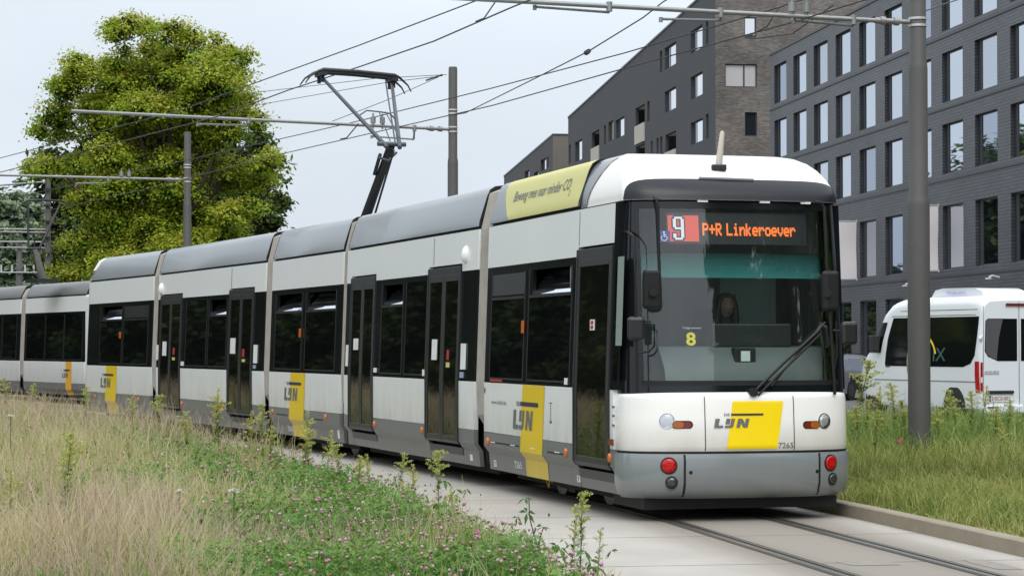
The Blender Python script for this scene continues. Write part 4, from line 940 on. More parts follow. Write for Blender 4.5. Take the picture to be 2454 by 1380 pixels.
# ------------------------------------------------------------------ buildings
def brickmat(name, c1, c2, mortar, bw, bh, vary=.5, rough=.6, off=.5):
    m = bpy.data.materials.new(name); n, l, b = nt(m); b.inputs['Roughness'].default_value = rough
    tc = n.new('ShaderNodeTexCoord'); sp = n.new('ShaderNodeSeparateXYZ'); l.new(tc.outputs['Object'], sp.inputs[0])
    ad = n.new('ShaderNodeMath'); ad.operation = 'ADD'; l.new(sp.outputs['X'], ad.inputs[0]); l.new(sp.outputs['Y'], ad.inputs[1])
    cb = n.new('ShaderNodeCombineXYZ'); l.new(ad.outputs[0], cb.inputs['X']); l.new(sp.outputs['Z'], cb.inputs['Y'])
    br = n.new('ShaderNodeTexBrick'); l.new(cb.outputs[0], br.inputs['Vector']); br.inputs['Scale'].default_value = 1
    br.inputs['Color1'].default_value = c1 + (1,); br.inputs['Color2'].default_value = c2 + (1,); br.inputs['Mortar'].default_value = mortar + (1,)
    br.inputs['Brick Width'].default_value = bw; br.inputs['Row Height'].default_value = bh; br.inputs['Mortar Size'].default_value = bh * .16; br.inputs['Bias'].default_value = -.2; br.offset = off
    no = n.new('ShaderNodeTexNoise'); no.inputs['Scale'].default_value = .35; no.inputs['Detail'].default_value = 8; l.new(tc.outputs['Object'], no.inputs['Vector'])
    hs = n.new('ShaderNodeHueSaturation'); mr = n.new('ShaderNodeMapRange'); mr.inputs['From Min'].default_value = .3; mr.inputs['From Max'].default_value = .7; mr.inputs['To Min'].default_value = 1 - vary / 2; mr.inputs['To Max'].default_value = 1 + vary / 2
    l.new(no.outputs['Fac'], mr.inputs['Value']); l.new(mr.outputs[0], hs.inputs['Value']); l.new(br.outputs['Color'], hs.inputs['Color']); l.new(hs.outputs[0], b.inputs['Base Color'])
    bp = n.new('ShaderNodeBump'); bp.inputs['Strength'].default_value = .6; bp.inputs['Distance'].default_value = .03; l.new(br.outputs['Fac'], bp.inputs['Height']); bp.invert = True; l.new(bp.outputs[0], b.inputs['Normal'])
    return m
M['abrick'] = brickmat('dark_glazed_brick', (.072, .079, .093), (.050, .056, .067), (.024, .027, .032), .60, .15, .45, .42)
M['bbrick'] = brickmat('mottled_grey_brick', (.10, .09, .084), (.22, .20, .186), (.15, .137, .128), .30, .085, .55, .8)
M['plaster'] = pm('dark_grey_plaster', (.056, .058, .067), .8, var=.15, scale=.25)
M['taupe'] = pm('taupe_plaster', (.15, .135, .12), .8, var=.12, scale=.4)
M['beige'] = pm('balcony_beige', (.46, .44, .39), .7, var=.06)
M['wframe'] = pm('window_frame_dark', (.035, .038, .044), .45)
M['wpane'] = mirrorglass('office_window_glass', (.02, .025, .03), .72, (.86, .92, 1.0), .015)
M['wpane2'] = mirrorglass('office_window_glass_darker', (.03, .035, .045), .50, (.78, .86, 1.0), .03); M['wpane3'] = mirrorglass('office_window_glass_paler', (.10, .11, .12), .58, (.85, .90, 1.0), .02)
M['wpaneb'] = mirrorglass('flat_window_glass', (.03, .03, .03), .88, (.95, .97, 1), .02)
M['curtain'] = pm('drawn_curtain', (.42, .41, .42), .6, var=.08); M['darkpane'] = mirrorglass('dark_window_glass', (.015, .02, .025), .12)
DA = Vector((.1265, -.992)); IN = Vector((.992, .1265)); RZ = math.atan2(DA.y, DA.x)
def holes_wall(mb, x0, x1, z0, z1, rects, depth, mi=0, mr=0, fn=lambda x, z, d: (x, d, z)):
    xs = sorted({x0, x1, *[r[0] for r in rects], *[r[1] for r in rects]}); zs = sorted({z0, z1, *[r[2] for r in rects], *[r[3] for r in rects]})
    for a, b in zip(xs, xs[1:]):
        run = None
        for c, d in zip(zs, zs[1:]):
            mx, mz = (a + b) / 2, (c + d) / 2; solid = not any(r[0] < mx < r[1] and r[2] < mz < r[3] for r in rects)
            if solid: run = [run[0], d] if run else [c, d]
            if (not solid or d == zs[-1]) and run:
                mb.add([fn(a, run[0], 0), fn(b, run[0], 0), fn(b, run[1], 0), fn(a, run[1], 0)], [(0, 1, 2, 3)], mi); run = None
    for a, b, c, d in [r[:4] for r in rects]:
        mb.add([fn(a, c, 0), fn(b, c, 0), fn(b, c, depth), fn(a, c, depth)], [(0, 1, 2, 3)], mr); mb.add([fn(a, d, 0), fn(b, d, 0), fn(b, d, depth), fn(a, d, depth)], [(3, 2, 1, 0)], mr)
        mb.add([fn(a, c, 0), fn(a, d, 0), fn(a, d, depth), fn(a, c, depth)], [(0, 1, 2, 3)], mr); mb.add([fn(b, c, 0), fn(b, d, 0), fn(b, d, depth), fn(b, c, depth)], [(3, 2, 1, 0)], mr)
def bwin(root, x, y, z, w, h, kind='o', rz=0., pane=None, cache={}):
    """window of width w, height h with its lower left corner at (x, y, z) in building space; pane as sub-part"""
    key = (kind, round(w, 2), round(h, 2), pane.name if pane else '')
    if key not in cache:
        f = MB(); t = .07
        for a, b in (((0, -.03, 0), (t, .05, h)), ((w - t, -.03, 0), (w, .05, h)), ((t, -.03, 0), (w - t, .05, t)), ((t, -.03, h - t), (w - t, .05, h))): f.box(a, b)
        if kind == 's' and w > .9: f.box((w * .30, -.03, t), (w * .30 + .06, .05, h - t))
        if kind == 'o': f.box((w * .13, -.035, t), (w * .13 + .08, .05, h - t)); f.box((t, -.01, t), (w * .13, .02, h - t))
        if kind == 'd': f.box((w * .58, -.035, t), (w * .58 + .10, .05, h - t))
        fo = f.build('window', M['wframe']); p = MB(); xa = w * .13 + .08 if kind == 'o' else t
        p.add([(xa, .0, t), (w - t, .0, t), (w - t, .0, h - t), (xa, .0, h - t)], [(0, 1, 2, 3)]); po = p.build('pane', pane or M['wpane']); po.parent = fo; cache[key] = (fo, po); new = fo
    else:
        fo, po = cache[key]; new = fo.copy(); COL.objects.link(new); q = po.copy(); COL.objects.link(q); q.parent = new
    new.parent = root; new.location = (x, y, z); new.rotation_euler = (0, 0, rz); return new
# office block: far end at t=0, running towards the camera
LA = 116.; bA = empty('office_building', (16.1, 145, 0), RZ, 'dark glazed brick office block with regular rows of tall windows, right', 'building')
lines = [2.6, 6.04 - 1.15, 9.44, 12.84, 16.24, 19.66]; cols = [1.1 + 4.79 * i for i in range(13)]; more = [1.1 + 4.79 * i for i in range(13, 24)]
rects = []
for zl, ht, lo in ((16.24, 2.36, .30), (12.84, 2.36, .30), (9.44, 2.36, .30), (4.89, 3.0, .34)):
    for c in cols: rects.append((c, c + 3.07, zl + lo, zl + lo + ht))
for c in cols: rects.append((c, c + 3.07, .5, 4.0))
for c in more:
    for z0, z1 in ((16.54, 18.9), (11.2, 13.5), (5.23, 8.2)): rects.append((c, c + 3.07, z0, z1))
mb = MB(); holes_wall(mb, 0, LA, 0, 19.66, rects, .24)
mb.add([(0, 0, 0), (0, 22, 0), (0, 22, 19.66), (0, 0, 19.66)], [(0, 1, 2, 3)]); mb.add([(LA, 0, 0), (LA, 22, 0), (LA, 22, 19.66), (LA, 0, 19.66)], [(3, 2, 1, 0)]); mb.add([(0, 22, 0), (LA, 22, 0), (LA, 22, 19.66), (0, 22, 19.66)], [(3, 2, 1, 0)])
mb.build('wall', M['abrick'], bA)
mb = MB(); mb.box((-.06, -.06, 19.66), (LA + .06, 22, 19.80)); mb.build('roof', M['wframe'], bA)
for zl in lines[1:5]: mb = MB(); mb.box((-.03, -.05, zl - .03), (LA, .02, zl + .09)); mb.build('string_course', M['wframe'], bA)
mb = MB(); mb.box((.3, 2, .05), (LA - .3, 2.1, 19.4)); mb.build('inner_wall', M['interior'], bA)
for (a, b, c, d) in rects:
    bwin(bA, a, .20, c, b - a, d - c, 'o', pane=random.choice([M['wpane'], M['wpane'], M['wpane2'], M['wpane3']]))
for t in (30.2, 42.7):
    mb = MB(); mb.tube([(t, 0, 4.62), (t, -.35, 4.70), (t, -.5, 4.62)], .05, 6); mb.disc((t, -.5, 4.6), (0, 0, -1), .16, 12, 0, .06); mb.build('wall_lamp', M['sticker'], bA)
def banner(px0, label, t):
    o = Vector((16.1, 145)) + DA * t
    r = empty('hanging_banner', (o.x - IN.x * .55, o.y - IN.y * .55, 5.1), RZ, label, 'banner', 'blank white banners hung from the office facade')
    mb = MB(); rows = [[(0, -.55 + 1.05 * i / 5, .12 + 3.05 * j / 8 + .0 * i) for i in range(6)] for j in range(9)]
    rows = [[(x + .05 * math.sin(j * .8 + t) * (i / 5), y, z) for i, (x, y, z) in enumerate(rw)] for j, rw in enumerate(rows)]
    mb.grid(rows); mb.build('cloth', M['bannerw'], r)
    mb = MB()
    for z in (.08, 3.22): mb.tube([(0, -.6, z), (0, .56, z)], .03, 6); mb.box((-.05, .50, z - .07), (.05, .56, z + .07))
    mb.build('bracket', M['alu'], r)
M['bannerw'] = pm('banner_cloth', (.80, .76, .76), .8, var=.04)
banner(2034, 'blank white banner on the dark office wall, left of the near pole', 15.2 + 4.55); banner(2240, 'blank white banner half hidden behind the near catenary pole', 34.05)
# apartment block: long plaster flank and brick end
LB = 64.5; cB = Vector((13.4, 153)); far = cB - DA * LB
bB = empty('apartment_building', (far.x, far.y, 0), RZ, 'dark plaster apartment block with sloping roof line and mottled brick end', 'building')
def tB(px): k = (px - CX) / F; return (k * far.y - far.x) / (DA.x - k * DA.y)
def zB(y, t): return ZS(y, far.y + DA.y * t)
g = lambda zx: 1200 + zx * .3189
gy = lambda zy: zy * .3189
WB = [(1430, 1520, 235, 405), (1545, 1565, 150, 335), (1235, 1320, 360, 525), (1198, 1216, 385, 545), (1430, 1520, 580, 750), (1235, 1320, 690, 850), (1175, 1217, 715, 880), (1102, 1120, 765, 915),
      (865, 930, 905, 1045), (810, 846, 920, 1065), (777, 791, 945, 1085), (560, 612, 1070, 1220), (513, 526, 1090, 1230), (1430, 1520, 925, 1090), (1545, 1565, 860, 1045), (1199, 1216, 1030, 1200), (1172, 1188, 1040, 1210), (1130, 1143, 1060, 1220)]
LG = [(1015, 1085, 815, 1090), (1018, 1085, 1105, 1380), (685, 742, 1000, 1240), (1240, 1320, 1015, 1285)]
rb = []; rl = []
for L_, out in ((WB, rb), (LG, rl)):
    for a, b, c, d in L_:
        t0, t1 = tB(g(a)), tB(g(b)); out.append((t0, t1, zB(gy(d), t0), zB(gy(c), t0)))
low_win = [(t, t + 2.2, z, z + 1.7) for t in (6, 16, 25, 34, 44, 61) for z in (2.0, 5.2)]
mb = MB(); ta = min(r[0] for r in rb + rl if r[3] > 22.6) - .3; rA = 22.8 + 2.6 * ta / LB
holes_wall(mb, 0, ta, 0, 22.75, [r for r in rb + rl + low_win if r[1] < ta], .24, 0, 0); holes_wall(mb, ta, LB, 0, rA, [r for r in rb + rl + low_win if r[0] > ta], .24, 0, 0)
mb.add([(0, 0, 22.75), (ta, 0, 22.75), (ta, 0, rA), (0, 0, 22.8)], [(0, 1, 2, 3)], 0); mb.add([(ta, 0, rA), (LB, 0, rA), (LB, 0, 25.4)], [(0, 1, 2)], 0)
mb.add([(0, 0, 0), (0, 14, 0), (0, 14, 22.8), (0, 0, 22.8)], [(3, 2, 1, 0)], 0); mb.add([(0, 14, 0), (LB, 14, 0), (LB, 26, 0), (0, 26, 0)], [(0, 1, 2, 3)], 0)
mb.build('wall', [M['plaster'], M['bbrick']], bB)
# loggias: recessed pale niches with a parapet
for a, b, c, d in rl:
    mb = MB(); mb.box((a + .02, 1.35, c), (b - .02, 1.4, d)); mb.box((b - .06, .25, c), (b - .01, 1.35, d)); mb.box((a + .02, .25, d - .06), (b - .06, 1.35, d - .01)); lg = mb.build('loggia', M['beige'], bB)
    mb = MB(); mb.box((a - .03, -.10, c), (b + .03, .06, c + (d - c) * .5)); mb.build('parapet', M['beige'], lg)
for a, b, c, d in rb + low_win: bwin(bB, a, .19, c, b - a, d - c, 's', pane=M['wpaneb'])
mb = MB()
for i in range(12):
    a, b = LB * i / 12, LB * (i + 1) / 12; za, zb_ = 22.8 + 2.6 * i / 12, 22.8 + 2.6 * (i + 1) / 12
    mb.add([(a, -.06, za), (b, -.06, zb_), (b, 26, zb_), (a, 26, za), (a, -.06, za + .14), (b, -.06, zb_ + .14), (b, 26, zb_ + .14), (a, 26, za + .14)], [(0, 3, 2, 1), (4, 5, 6, 7), (0, 1, 5, 4), (2, 3, 7, 6)])
mb.build('roof', M['wframe'], bB)
# brick end
def yB(px): k = (px - CX) / F; return (k * cB.y - cB.x) / (IN.x - k * IN.y)
eb = [(1838, 1925, 120, 285, 's'), (1690, 1930, 475, 650, 'd'), (1838, 1930, 838, 1018, 'k'), (1690, 1930, 1250, 1430, 'd'), (1838, 1930, 1600, 1780, 'k')]
er_ = []
for a, b, c, d, k in eb:
    y0, y1 = yB(g(a)), yB(g(b)); er_.append((y0, y1, ZS(gy(d), cB.y), ZS(gy(c), cB.y), k))
er_ += [(y + 13, y + 15.2, z, z + 1.6, 'k') for y in (0, 7) for z in (4, 10, 16)]
mb = MB(); holes_wall(mb, 0, 30, 0, 25.4, [r[:4] for r in er_], .22, 0, 0, fn=lambda y, z, d: (LB - d, y, z)); mb.build('brick_end_wall', M['bbrick'], bB)
for a, b, c, d, k in er_: bwin(bB, LB - .16, a, c, b - a, d - c, 'd' if k == 'd' else 's', R(90), {'s': M['wpaneb'], 'd': M['curtain'], 'k': M['darkpane']}[k])
mb = MB(); a, b, c, d, k = er_[0]; mb.box((LB - .14, a, c), (LB - .04, b, c + .28)); mb.build('window_apron', M['wframe'], bB)
# third block further along
c3 = Vector((XS(1325, 223), 223)); f3 = c3 - DA * 38
bC = empty('apartment_building', (f3.x, f3.y, 0), RZ, 'lower grey apartment block beyond the sloping one, left end', 'building')
def tC(px): k = (px - CX) / F; return (k * f3.y - f3.x) / (DA.x - k * DA.y)
r3 = []
for a, b, c, d in ((300, 342, 1205, 1290), (350, 360, 1180, 1260), (180, 215, 1290, 1370), (250, 285, 1300, 1390)): t0, t1 = tC(g(a)), tC(g(b)); zc = ZS(gy(d), f3.y + DA.y * t0); r3.append((t0, t1, zc, ZS(gy(c), f3.y + DA.y * t0)))
r3 += [(t, t + 2., z, z + 1.7) for t in (4, 10, 16, 22, 28) for z in (3, 6.2, 9.4)]
mb = MB(); holes_wall(mb, 0, 38, 0, 20.4, r3, .26); mb.add([(0, 0, 20.4), (38, 0, 20.4), (38, 0, 21.75), (0, 0, 20.5)], [(0, 1, 2, 3)]); mb.build('wall', M['plaster'], bC)
mb = MB(); y0, y1 = 2.1, 5.4; holes_wall(mb, 0, 16, 0, 21.75, [(2.0, 5.2, 17.6, 19.4)], .3, fn=lambda y, z, d: (38 - d, y, z)); mb.build('end_wall', M['taupe'], bC)
for a, b, c, d in r3: bwin(bC, a, .22, c, b - a, d - c, 's', pane=M['wpaneb'])
bwin(bC, 38 - .25, 2.0, 17.6, 3.2, 1.8, 's', R(90), M['darkpane'])
mb = MB(); mb.add([(-.1, -.05, 20.5), (38.05, -.05, 21.77), (38.05, 16, 21.77), (-.1, 16, 20.5), (-.1, -.05, 20.66), (38.05, -.05, 21.92), (38.05, 16, 21.92), (-.1, 16, 20.66)], [(0, 3, 2, 1), (4, 5, 6, 7), (0, 1, 5, 4), (1, 2, 6, 5)]); mb.build('roof', M['wframe'], bC)

# ------------------------------------------------------------------ catenary poles and wires
def pole(x, y, label, k=1., arm_dir=(-.96, -.277), arm_len=8., za=5.79, zb=5.87, top=7.08, steady=(), mats=None, arms=True):
    r = empty('catenary_pole', (x, y, 0), 0, label, 'pole', 'grey tram catenary poles'); mb = MB()
    st = [(0, .145), (3.42, .145), (3.50, .140), (3.55, .125), (5.18, .125), (5.25, .120), (5.30, .108), (top - .05, .105), (top, .095)]
    mb.tube([(0, 0, z) for z, _ in st], [rr * k for _, rr in st], 20); mb.build('shaft', M['polegrey'], r)
    if not arms: return r
    d = Vector((arm_dir[0], arm_dir[1], 0)); s = d * .12 * k + Vector((0, 0, za)); e = d * arm_len + Vector((0, 0, zb))
    mb = MB(); mb.tube([s + d * .45, e], .030, 8); a = mb.build('bracket_arm', M['steel'], r)
    mb = MB(); mb.tube([s, s + d * .15], .03, 8); mb.tube([s + d * .15, s + d * .22], .055, 10); mb.tube([s + d * .22, s + d * .34], .035, 8); mb.tube([s + d * .34, s + d * .41], .055, 10); mb.tube([s + d * .41, s + d * .48], .04, 8); mb.build('insulator', M['steel'], a)
    for dz in (-.06, .03, .30, .37): mb = MB(); mb.tube([(0, 0, za + dz), (0, 0, za + dz + .03)], .118 * k, 18); mb.build('clamp', M['alu'], r)
    for t0, t1, dz0, dz1 in steady:         # (wire end, bracket end) distances along the arm, drop below it
        p0 = d * t0 + Vector((0, 0, za + (zb - za) * t0 / arm_len - dz0)); p1 = d * t1 + Vector((0, 0, za + (zb - za) * t1 / arm_len - dz1)); up = d * t1 + Vector((0, 0, za + (zb - za) * t1 / arm_len))
        f_ = Vector((d.y, -d.x, 0)) * .06
        mb = MB(); mb.tube([p0 + f_, p1 + f_], .018, 6); mb.tube([up, p1 + f_ * .5, p1 + f_], .022, 6); mb.tube([up + Vector((0, 0, .05)), up - Vector((0, 0, .07))], .038, 8); mb.tube([p0 + f_ + Vector((0, 0, .02)), p0 + f_ - Vector((0, 0, .04))], .028, 6); mb.build('steady_arm', M['steel'], r)
    for t in (1.55, 1.75):
        q = d * t + Vector((0, 0, za + (zb - za) * t / arm_len)); mb = MB(); mb.tube([q - Vector((0, 0, .06)), q + Vector((0, 0, .24))], .02, 6); mb.tube([q + Vector((0, 0, .05)), q + Vector((0, 0, .17))], .05, 8); mb.build('wire_holder', M['steel'], a)
    return r
pole(5.24, 30.0, 'thick grey stepped catenary pole in the right verge in front of the van', 1.0, steady=((1.70, .90, .05, .08), (3.5, 2.72, .12, .10), (5.15, 4.20, .05, .07)), top=8.2)
pole(-1.16, 45.6, 'grey catenary pole rising behind the tram roof beside the pantograph', .82, (-.864, -.503), 7.8, 5.85, 5.82, steady=((5.35, 4.35, .12, .10), (1.75, .85, .20, .22)))
pole(-8.30, 59.5, 'grey catenary pole standing in front of the large yellow-green tree', .82, (-.89, -.45), 8., 5.85, 5.79, steady=((2.9, 2.1, .15, .12),))
d4 = Vector((-.95, -.3, 0))
r = pole(XS(114, 80), 80, 'dark catenary pole left of the large tree, behind the second pantograph', .85, arms=False, top=7.5)
mb = MB()
for z, L_ in ((5.60, 3.2), (5.50, 3.2), (7.25, 2.2)): mb.tube([(0, 0, z), (-L_, -1, z + (.0 if z < 7 else -.25))], .035, 6)
mb.build('bracket_arm', M['steel'], r)
mb = MB()
for z in np.arange(4.2, 7.2, .55): mb.box((-.12, -.2, z), (.10, -.1, z + .06))
mb.build('bolt_plate', M['pant'], r)
r = pole(XS(46, 108), 108, 'far pale catenary pole with insulators at the left edge', 1.2, arms=False, top=6.5)
mb = MB()
for z in (6.42, 6.15, 5.0, 4.1): mb.tube([(1.2, 0, z), (-4.5, -1, z)], .04, 6)
mb.build('bracket_arm', M['steel'], r)
mb = MB()
for q in (-.8, -.3, .3, .7): mb.tube([(q, -.2, 5.0), (q, -.2, 5.35)], .045, 6)
mb.build('insulator', M['alu'], r)
def wire(pts, label, r=.010, group='overhead contact wires of the tram line'):
    P = [Vector((XS(x, Z), Z, ZS(y, Z))) for x, y, Z in pts]; mb = MB(); og = P[len(P) // 2].copy()
    mb.tube([p - og for p in P], r, 5); o = mb.build('overhead_wire', M['wire'], None, loc=og); tag(o, label, 'wire', group); return o
wire([(2350, -420, 16), (1700, -175, 22), (1228, 15, 29), (1040, 97, 32.4), (857, 160, 36.4), (690, 215, 39.5), (522, 278, 42.5), (200, 362, 50), (0, 412, 56), (-200, 455, 64)], 'contact wire resting on the pantograph of the front tram', .011)
wire([(1500, -135, 26), (1140, 0, 31), (860, 107, 36), (590, 205, 41), (435, 262, 44.5), (200, 325, 50), (0, 378, 56), (-150, 410, 62)], 'upper wire running above the pantograph to the top edge', .010)
wire([(2700, -240, 22), (2200, -40, 27), (1890, 55, 30), (1500, 162, 34), (1180, 252, 39.5), (870, 323, 45.5), (680, 367, 51), (350, 452, 60), (0, 530, 72)], 'lower contact wire crossing in front of the sloping apartment block', .010)
wire([(2600, -270, 23), (2100, -60, 28), (1872, 15, 30), (1500, 125, 34), (1180, 210, 39.5), (860, 289, 45.5), (690, 328, 51), (350, 405, 60), (0, 480, 72)], 'higher contact wire crossing in front of the sloping apartment block', .010)
wire([(1720, -75, 29), (1590, 3, 29), (1543, 40, 29.2), (1412, 121, 30.5), (1300, 178, 33), (1115, 270, 41)], 'pull-off wire with a knotted clamp descending left of the apartments', .009, 'stay wires of the catenary')
wire([(1412, 121, 30.4), (1404, 126, 30.5)], 'small dark clamp on the descending pull-off wire', .035, 'stay wires of the catenary')
wire([(1190, -2, 30), (1160, 42, 29.8), (1140, 50, 29.6)], 'short dropper hanging from the top edge near the sky', .010, 'stay wires of the catenary')
wire([(1070, 178, 45.5), (900, 187, 46.5), (600, 222, 50)], 'thin upper stay from the pole top behind the pantograph', .0065, 'stay wires of the catenary')
wire([(1060, 181, 45.5), (930, 196, 46.5), (610, 252, 50)], 'thin second stay from the pole top to the tree', .0065, 'stay wires of the catenary')
wire([(1050, 184, 45.5), (930, 238, 45), (796, 290, 44)], 'diagonal stay from the pole top down to its bracket arm', .007, 'stay wires of the catenary')
wire([(1020, 192, 45.5), (1060, 178, 45.55)], 'silver tensioner clasp beside the middle pole top', .018, 'stay wires of the catenary')
wire([(2222, 24, 30.1), (2275, 5, 32), (2400, -35, 36)], 'stay leaving the near pole towards the office building', .009, 'stay wires of the catenary')
wire([(1870, 15, 30), (1840, 62, 30), (1795, 86, 30.4)], 'short hanger between two wires in front of the brick wall', .009, 'stay wires of the catenary')
wire([(2000, 10, 29.6), (1900, 80, 30), (1800, 92, 30.4)], 'crossing hanger wire below the near bracket arm', .008, 'stay wires of the catenary')
wire([(1085, 275, 45.4), (1115, 270, 43)], 'short link from the middle pole to the stay clamp', .012, 'stay wires of the catenary')
wire([(815, 333, 44.2), (830, 330, 44), (858, 296, 43.5)], 'bent hanger below the middle bracket arm', .012, 'stay wires of the catenary')
# street lamp far behind the tram
r = empty('street_lamp', (XS(1957, 88), 88, 0), 0, 'slim grey street lamp showing over the right shoulder of the tram roof', 'street lamp')
mb = MB(); mb.tube([(0, 0, 0), (0, 0, 7.6)], [.09, .05], 10); mb.tube([(0, 0, 7.6), (-.15, 0, 7.72), (-.25, 0, 7.74)], .045, 8); mb.build('post', M['polegrey'], r)
mb = MB(); mb.tube([(-.06, 0, 7.70), (-.3, 0, 7.76), (-.62, 0, 7.76)], [.06, .11, .05], 10); mb.build('lamp_head', M['steel'], r)

# ------------------------------------------------------------------ vehicles
def vehicle_shell(zt, hwf, us, zlow, T, nz=10, nr=6):
    rows = []
    for u in us:
        t = zt(u); left = []
        for i in range(nz + 1):
            q = i / nz; z = zlow + (t - zlow) * (1 - (1 - q) ** 1.6); left.append((hwf(u, z, t), z))
        w = left[-1][0]; crown = [(w * (1 - 2 * j / nr), t + .025 * (1 - (1 - 2 * j / nr) ** 2)) for j in range(1, nr)]
        rows.append([T(u, v, z) for v, z in left] + [T(u, v, z) for v, z in crown] + [T(u, -v, z) for v, z in reversed(left)])
    return rows
def interp(tab):
    xs = [a for a, _ in tab]; ys = [b for _, b in tab]; return lambda u: float(np.interp(u, xs, ys))
M['vanwhite'] = pm('van_white_paint', (.76, .81, .85), .2, var=.02, scale=1, coat=.5); M['vanblack'] = pm('van_dark_glass', (.006, .008, .008), .05, spec=.35); M['vangrey'] = pm('van_rear_glass', (.10, .10, .105), .1)
M['carsilver'] = pm('car_silver_paint', (.30, .31, .34), .22, .5, var=.03, coat=.6); M['cardark'] = pm('car_dark_paint', (.035, .036, .04), .2, .3, coat=.6); M['carglass'] = mirrorglass('car_glass', (.02, .025, .03), .3)
M['plastic'] = pm('black_plastic', (.018, .018, .018), .6)
def van():
    f = Vector((-.345, .939)).normalized(); n = Vector((-f.y, f.x)); o = Vector((10.36, 51.6)) - n * 1.0
    r = empty('van', (o.x, o.y, 0), math.atan2(f.y, f.x), 'white high-roof minibus with black side glass seen from its rear left corner', 'van')
    T = lambda u, v, z: (u, v, z)
    zt = interp([(0, 2.60), (.04, 2.66), (.15, 2.705), (.5, 2.73), (3.3, 2.73), (3.8, 2.69), (4.1, 2.60), (4.35, 2.44), (5.05, 1.56), (5.25, 1.42), (5.7, 1.18), (5.86, 1.0), (5.93, .75)])
    def hwf(u, z, t):
        w = 1.0 - .085 * max(0, (z - 1.25) / 1.4) ** 1.3 - .03 * max(0, (.7 - z) / .4)
        d = z - (t - .20)
        if d > 0: w -= .20 * (1 - math.sqrt(max(0, 1 - (d / .2) ** 2))) * .8
        if u < .10: w -= .05 * (1 - u / .10) ** 2
        if u > 4.9: w -= .30 * ((u - 4.9) / 1.03) ** 2.2
        return w
    us = [0, .03, .07, .12, .3, .6, 1.2, 1.8, 2.4, 3.0, 3.4, 3.7, 3.9, 4.1, 4.25, 4.35, 4.6, 4.85, 5.05, 5.2, 5.4, 5.6, 5.75, 5.86, 5.93]
    rows = vehicle_shell(zt, hwf, us, .22, T, 14); mb = MB(); mb.grid(rows); mb.add(rows[0], [tuple(range(len(rows[0])))]); mb.add(rows[-1], [tuple(range(len(rows[0])))[::-1]]); mb.build('body', M['vanwhite'], r)
    def upx(px): k = (px - CX) / F; p = o + n; return (k * p.y - p.x) / (f.x - k * f.y)
    def sp(poly, name, mat, off=.006, parent=r, nz=8):
        # poly given as rows: list of (z, u0, u1)
        mb = MB(); mb.grid([[(u0 + (u1 - u0) * i / 8, hwf(u0 + (u1 - u0) * i / 8, z, zt(u0 + (u1 - u0) * i / 8)) + off, z) for i in range(9)] for z, u0, u1 in poly]); return mb.build(name, mat, parent)
    ua, ubk = upx(2121), upx(2338)
    sw = sp([(1.14, ubk + .55, ua + .0), (1.22, ubk + .22, ua), (1.4, ubk + .05, ua - .02), (1.8, ubk - .02, ua - .10), (2.2, ubk - .06, ua - .28), (2.27, ubk - .06, ua - .32)], 'side_glass', M['vanblack'])
    sp([(1.14, ua - 1.55, ua - 1.51), (1.7, ua - 1.55, ua - 1.51), (2.27, ua - 1.6, ua - 1.56)], 'glass_joint', M['plastic'], .009, sw)
    sp([(1.45, upx(2122) + .24, 5.02), (1.7, upx(2122) + .17, 4.84), (2.0, upx(2122) + .04, 4.60), (2.17, upx(2122) - .03, 4.44)], 'cab_window', M['vanblack'], .006)
    mb = MB(); mb.grid([[(4.30 + .70 * t, v * (.78 + .12 * t), zt(4.30 + .70 * t) + .03) for v in np.linspace(-1, 1, 7)] for t in zz(0, 1, 6)]); mb.build('windscreen', M['vanblack'], r)
    # mouldings and creases
    sp([(.80, .15, 4.75), (.825, .15, 4.75)], 'side_moulding', M['steel'], .006); sp([(2.42, .2, 3.6), (2.435, .2, 3.6)], 'roof_crease', M['vangrey'], .003); sp([(.6, 4.1, 4.112), (1.4, 4.1, 4.112)], 'door_gap', M['plastic'], .003); sp([(.55, 2.5, 2.512), (1.12, 2.5, 2.512)], 'door_gap', M['plastic'], .004); sp([(2.30, .25, 4.0), (2.315, .25, 4.0)], 'roof_gutter', M['vangrey'], .004)
    sp([(1.12, upx(2122) - .2, upx(2122) - .03), (1.16, upx(2122) - .2, upx(2122) - .03)], 'door_handle', M['plastic'], .02)
    for uu in (4.83, 1.12):
        mb = MB(); mb.disc((uu, .86, .26), (0, 1, 0), .45, 28, 0, .135 if uu < 4 else .10); mb.build('wheel_arch', M['plastic'], r)
        mb = MB(); mb.disc((uu, .86, .22), (0, 1, 0), .345, 28, 0, .145 if uu < 4 else .115); w = mb.build('wheel', M['tyre'], r)
        mb = MB(); mb.disc((uu, .90, .22), (0, 1, 0), .215, 20, 0, .108 if uu < 4 else .08); mb.build('rim', M['rim'], w)
        mb = MB(); mb.disc((uu, -.98, .22), (0, -1, 0), .345, 28, 0, .02); mb.build('wheel', M['tyre'], r)
    # roof unit
    mb = MB(); mb.grid([[(u, v * s_, 2.74 + h) for v in np.linspace(.62, -.62, 7)] for u, s_, h in ((.55, .9, -.02), (.62, .9, .11), (.95, .95, .185), (2.2, 1, .20), (2.6, .95, .16), (2.85, .9, -.02))])
    for sg in (1, -1): mb.add([(u, sg * .62 * s_, 2.74 + h) for u, s_, h in ((.55, .9, -.02), (.62, .9, .11), (.95, .95, .185), (2.2, 1, .20), (2.6, .95, .16), (2.85, .9, -.02))], [(0, 1, 2, 3, 4, 5)])
    ac = mb.build('roof_cooler', M['vanwhite'], r, .02)
    text_on('Webasto', .85, .075, lambda x, y: Vector((2.05 - x, .632, 2.79 + y)), 'cooler_lettering', M['violet'], ac)
    # mirror, lamp, rear
    mb = MB(); mb.box((4.45, 1.03, 1.48), (4.62, 1.24, 1.86)); mb.tube([(4.55, .9, 1.5), (4.55, 1.12, 1.5)], .04, 6); mb.build('wing_mirror', M['plastic'], r, .03)
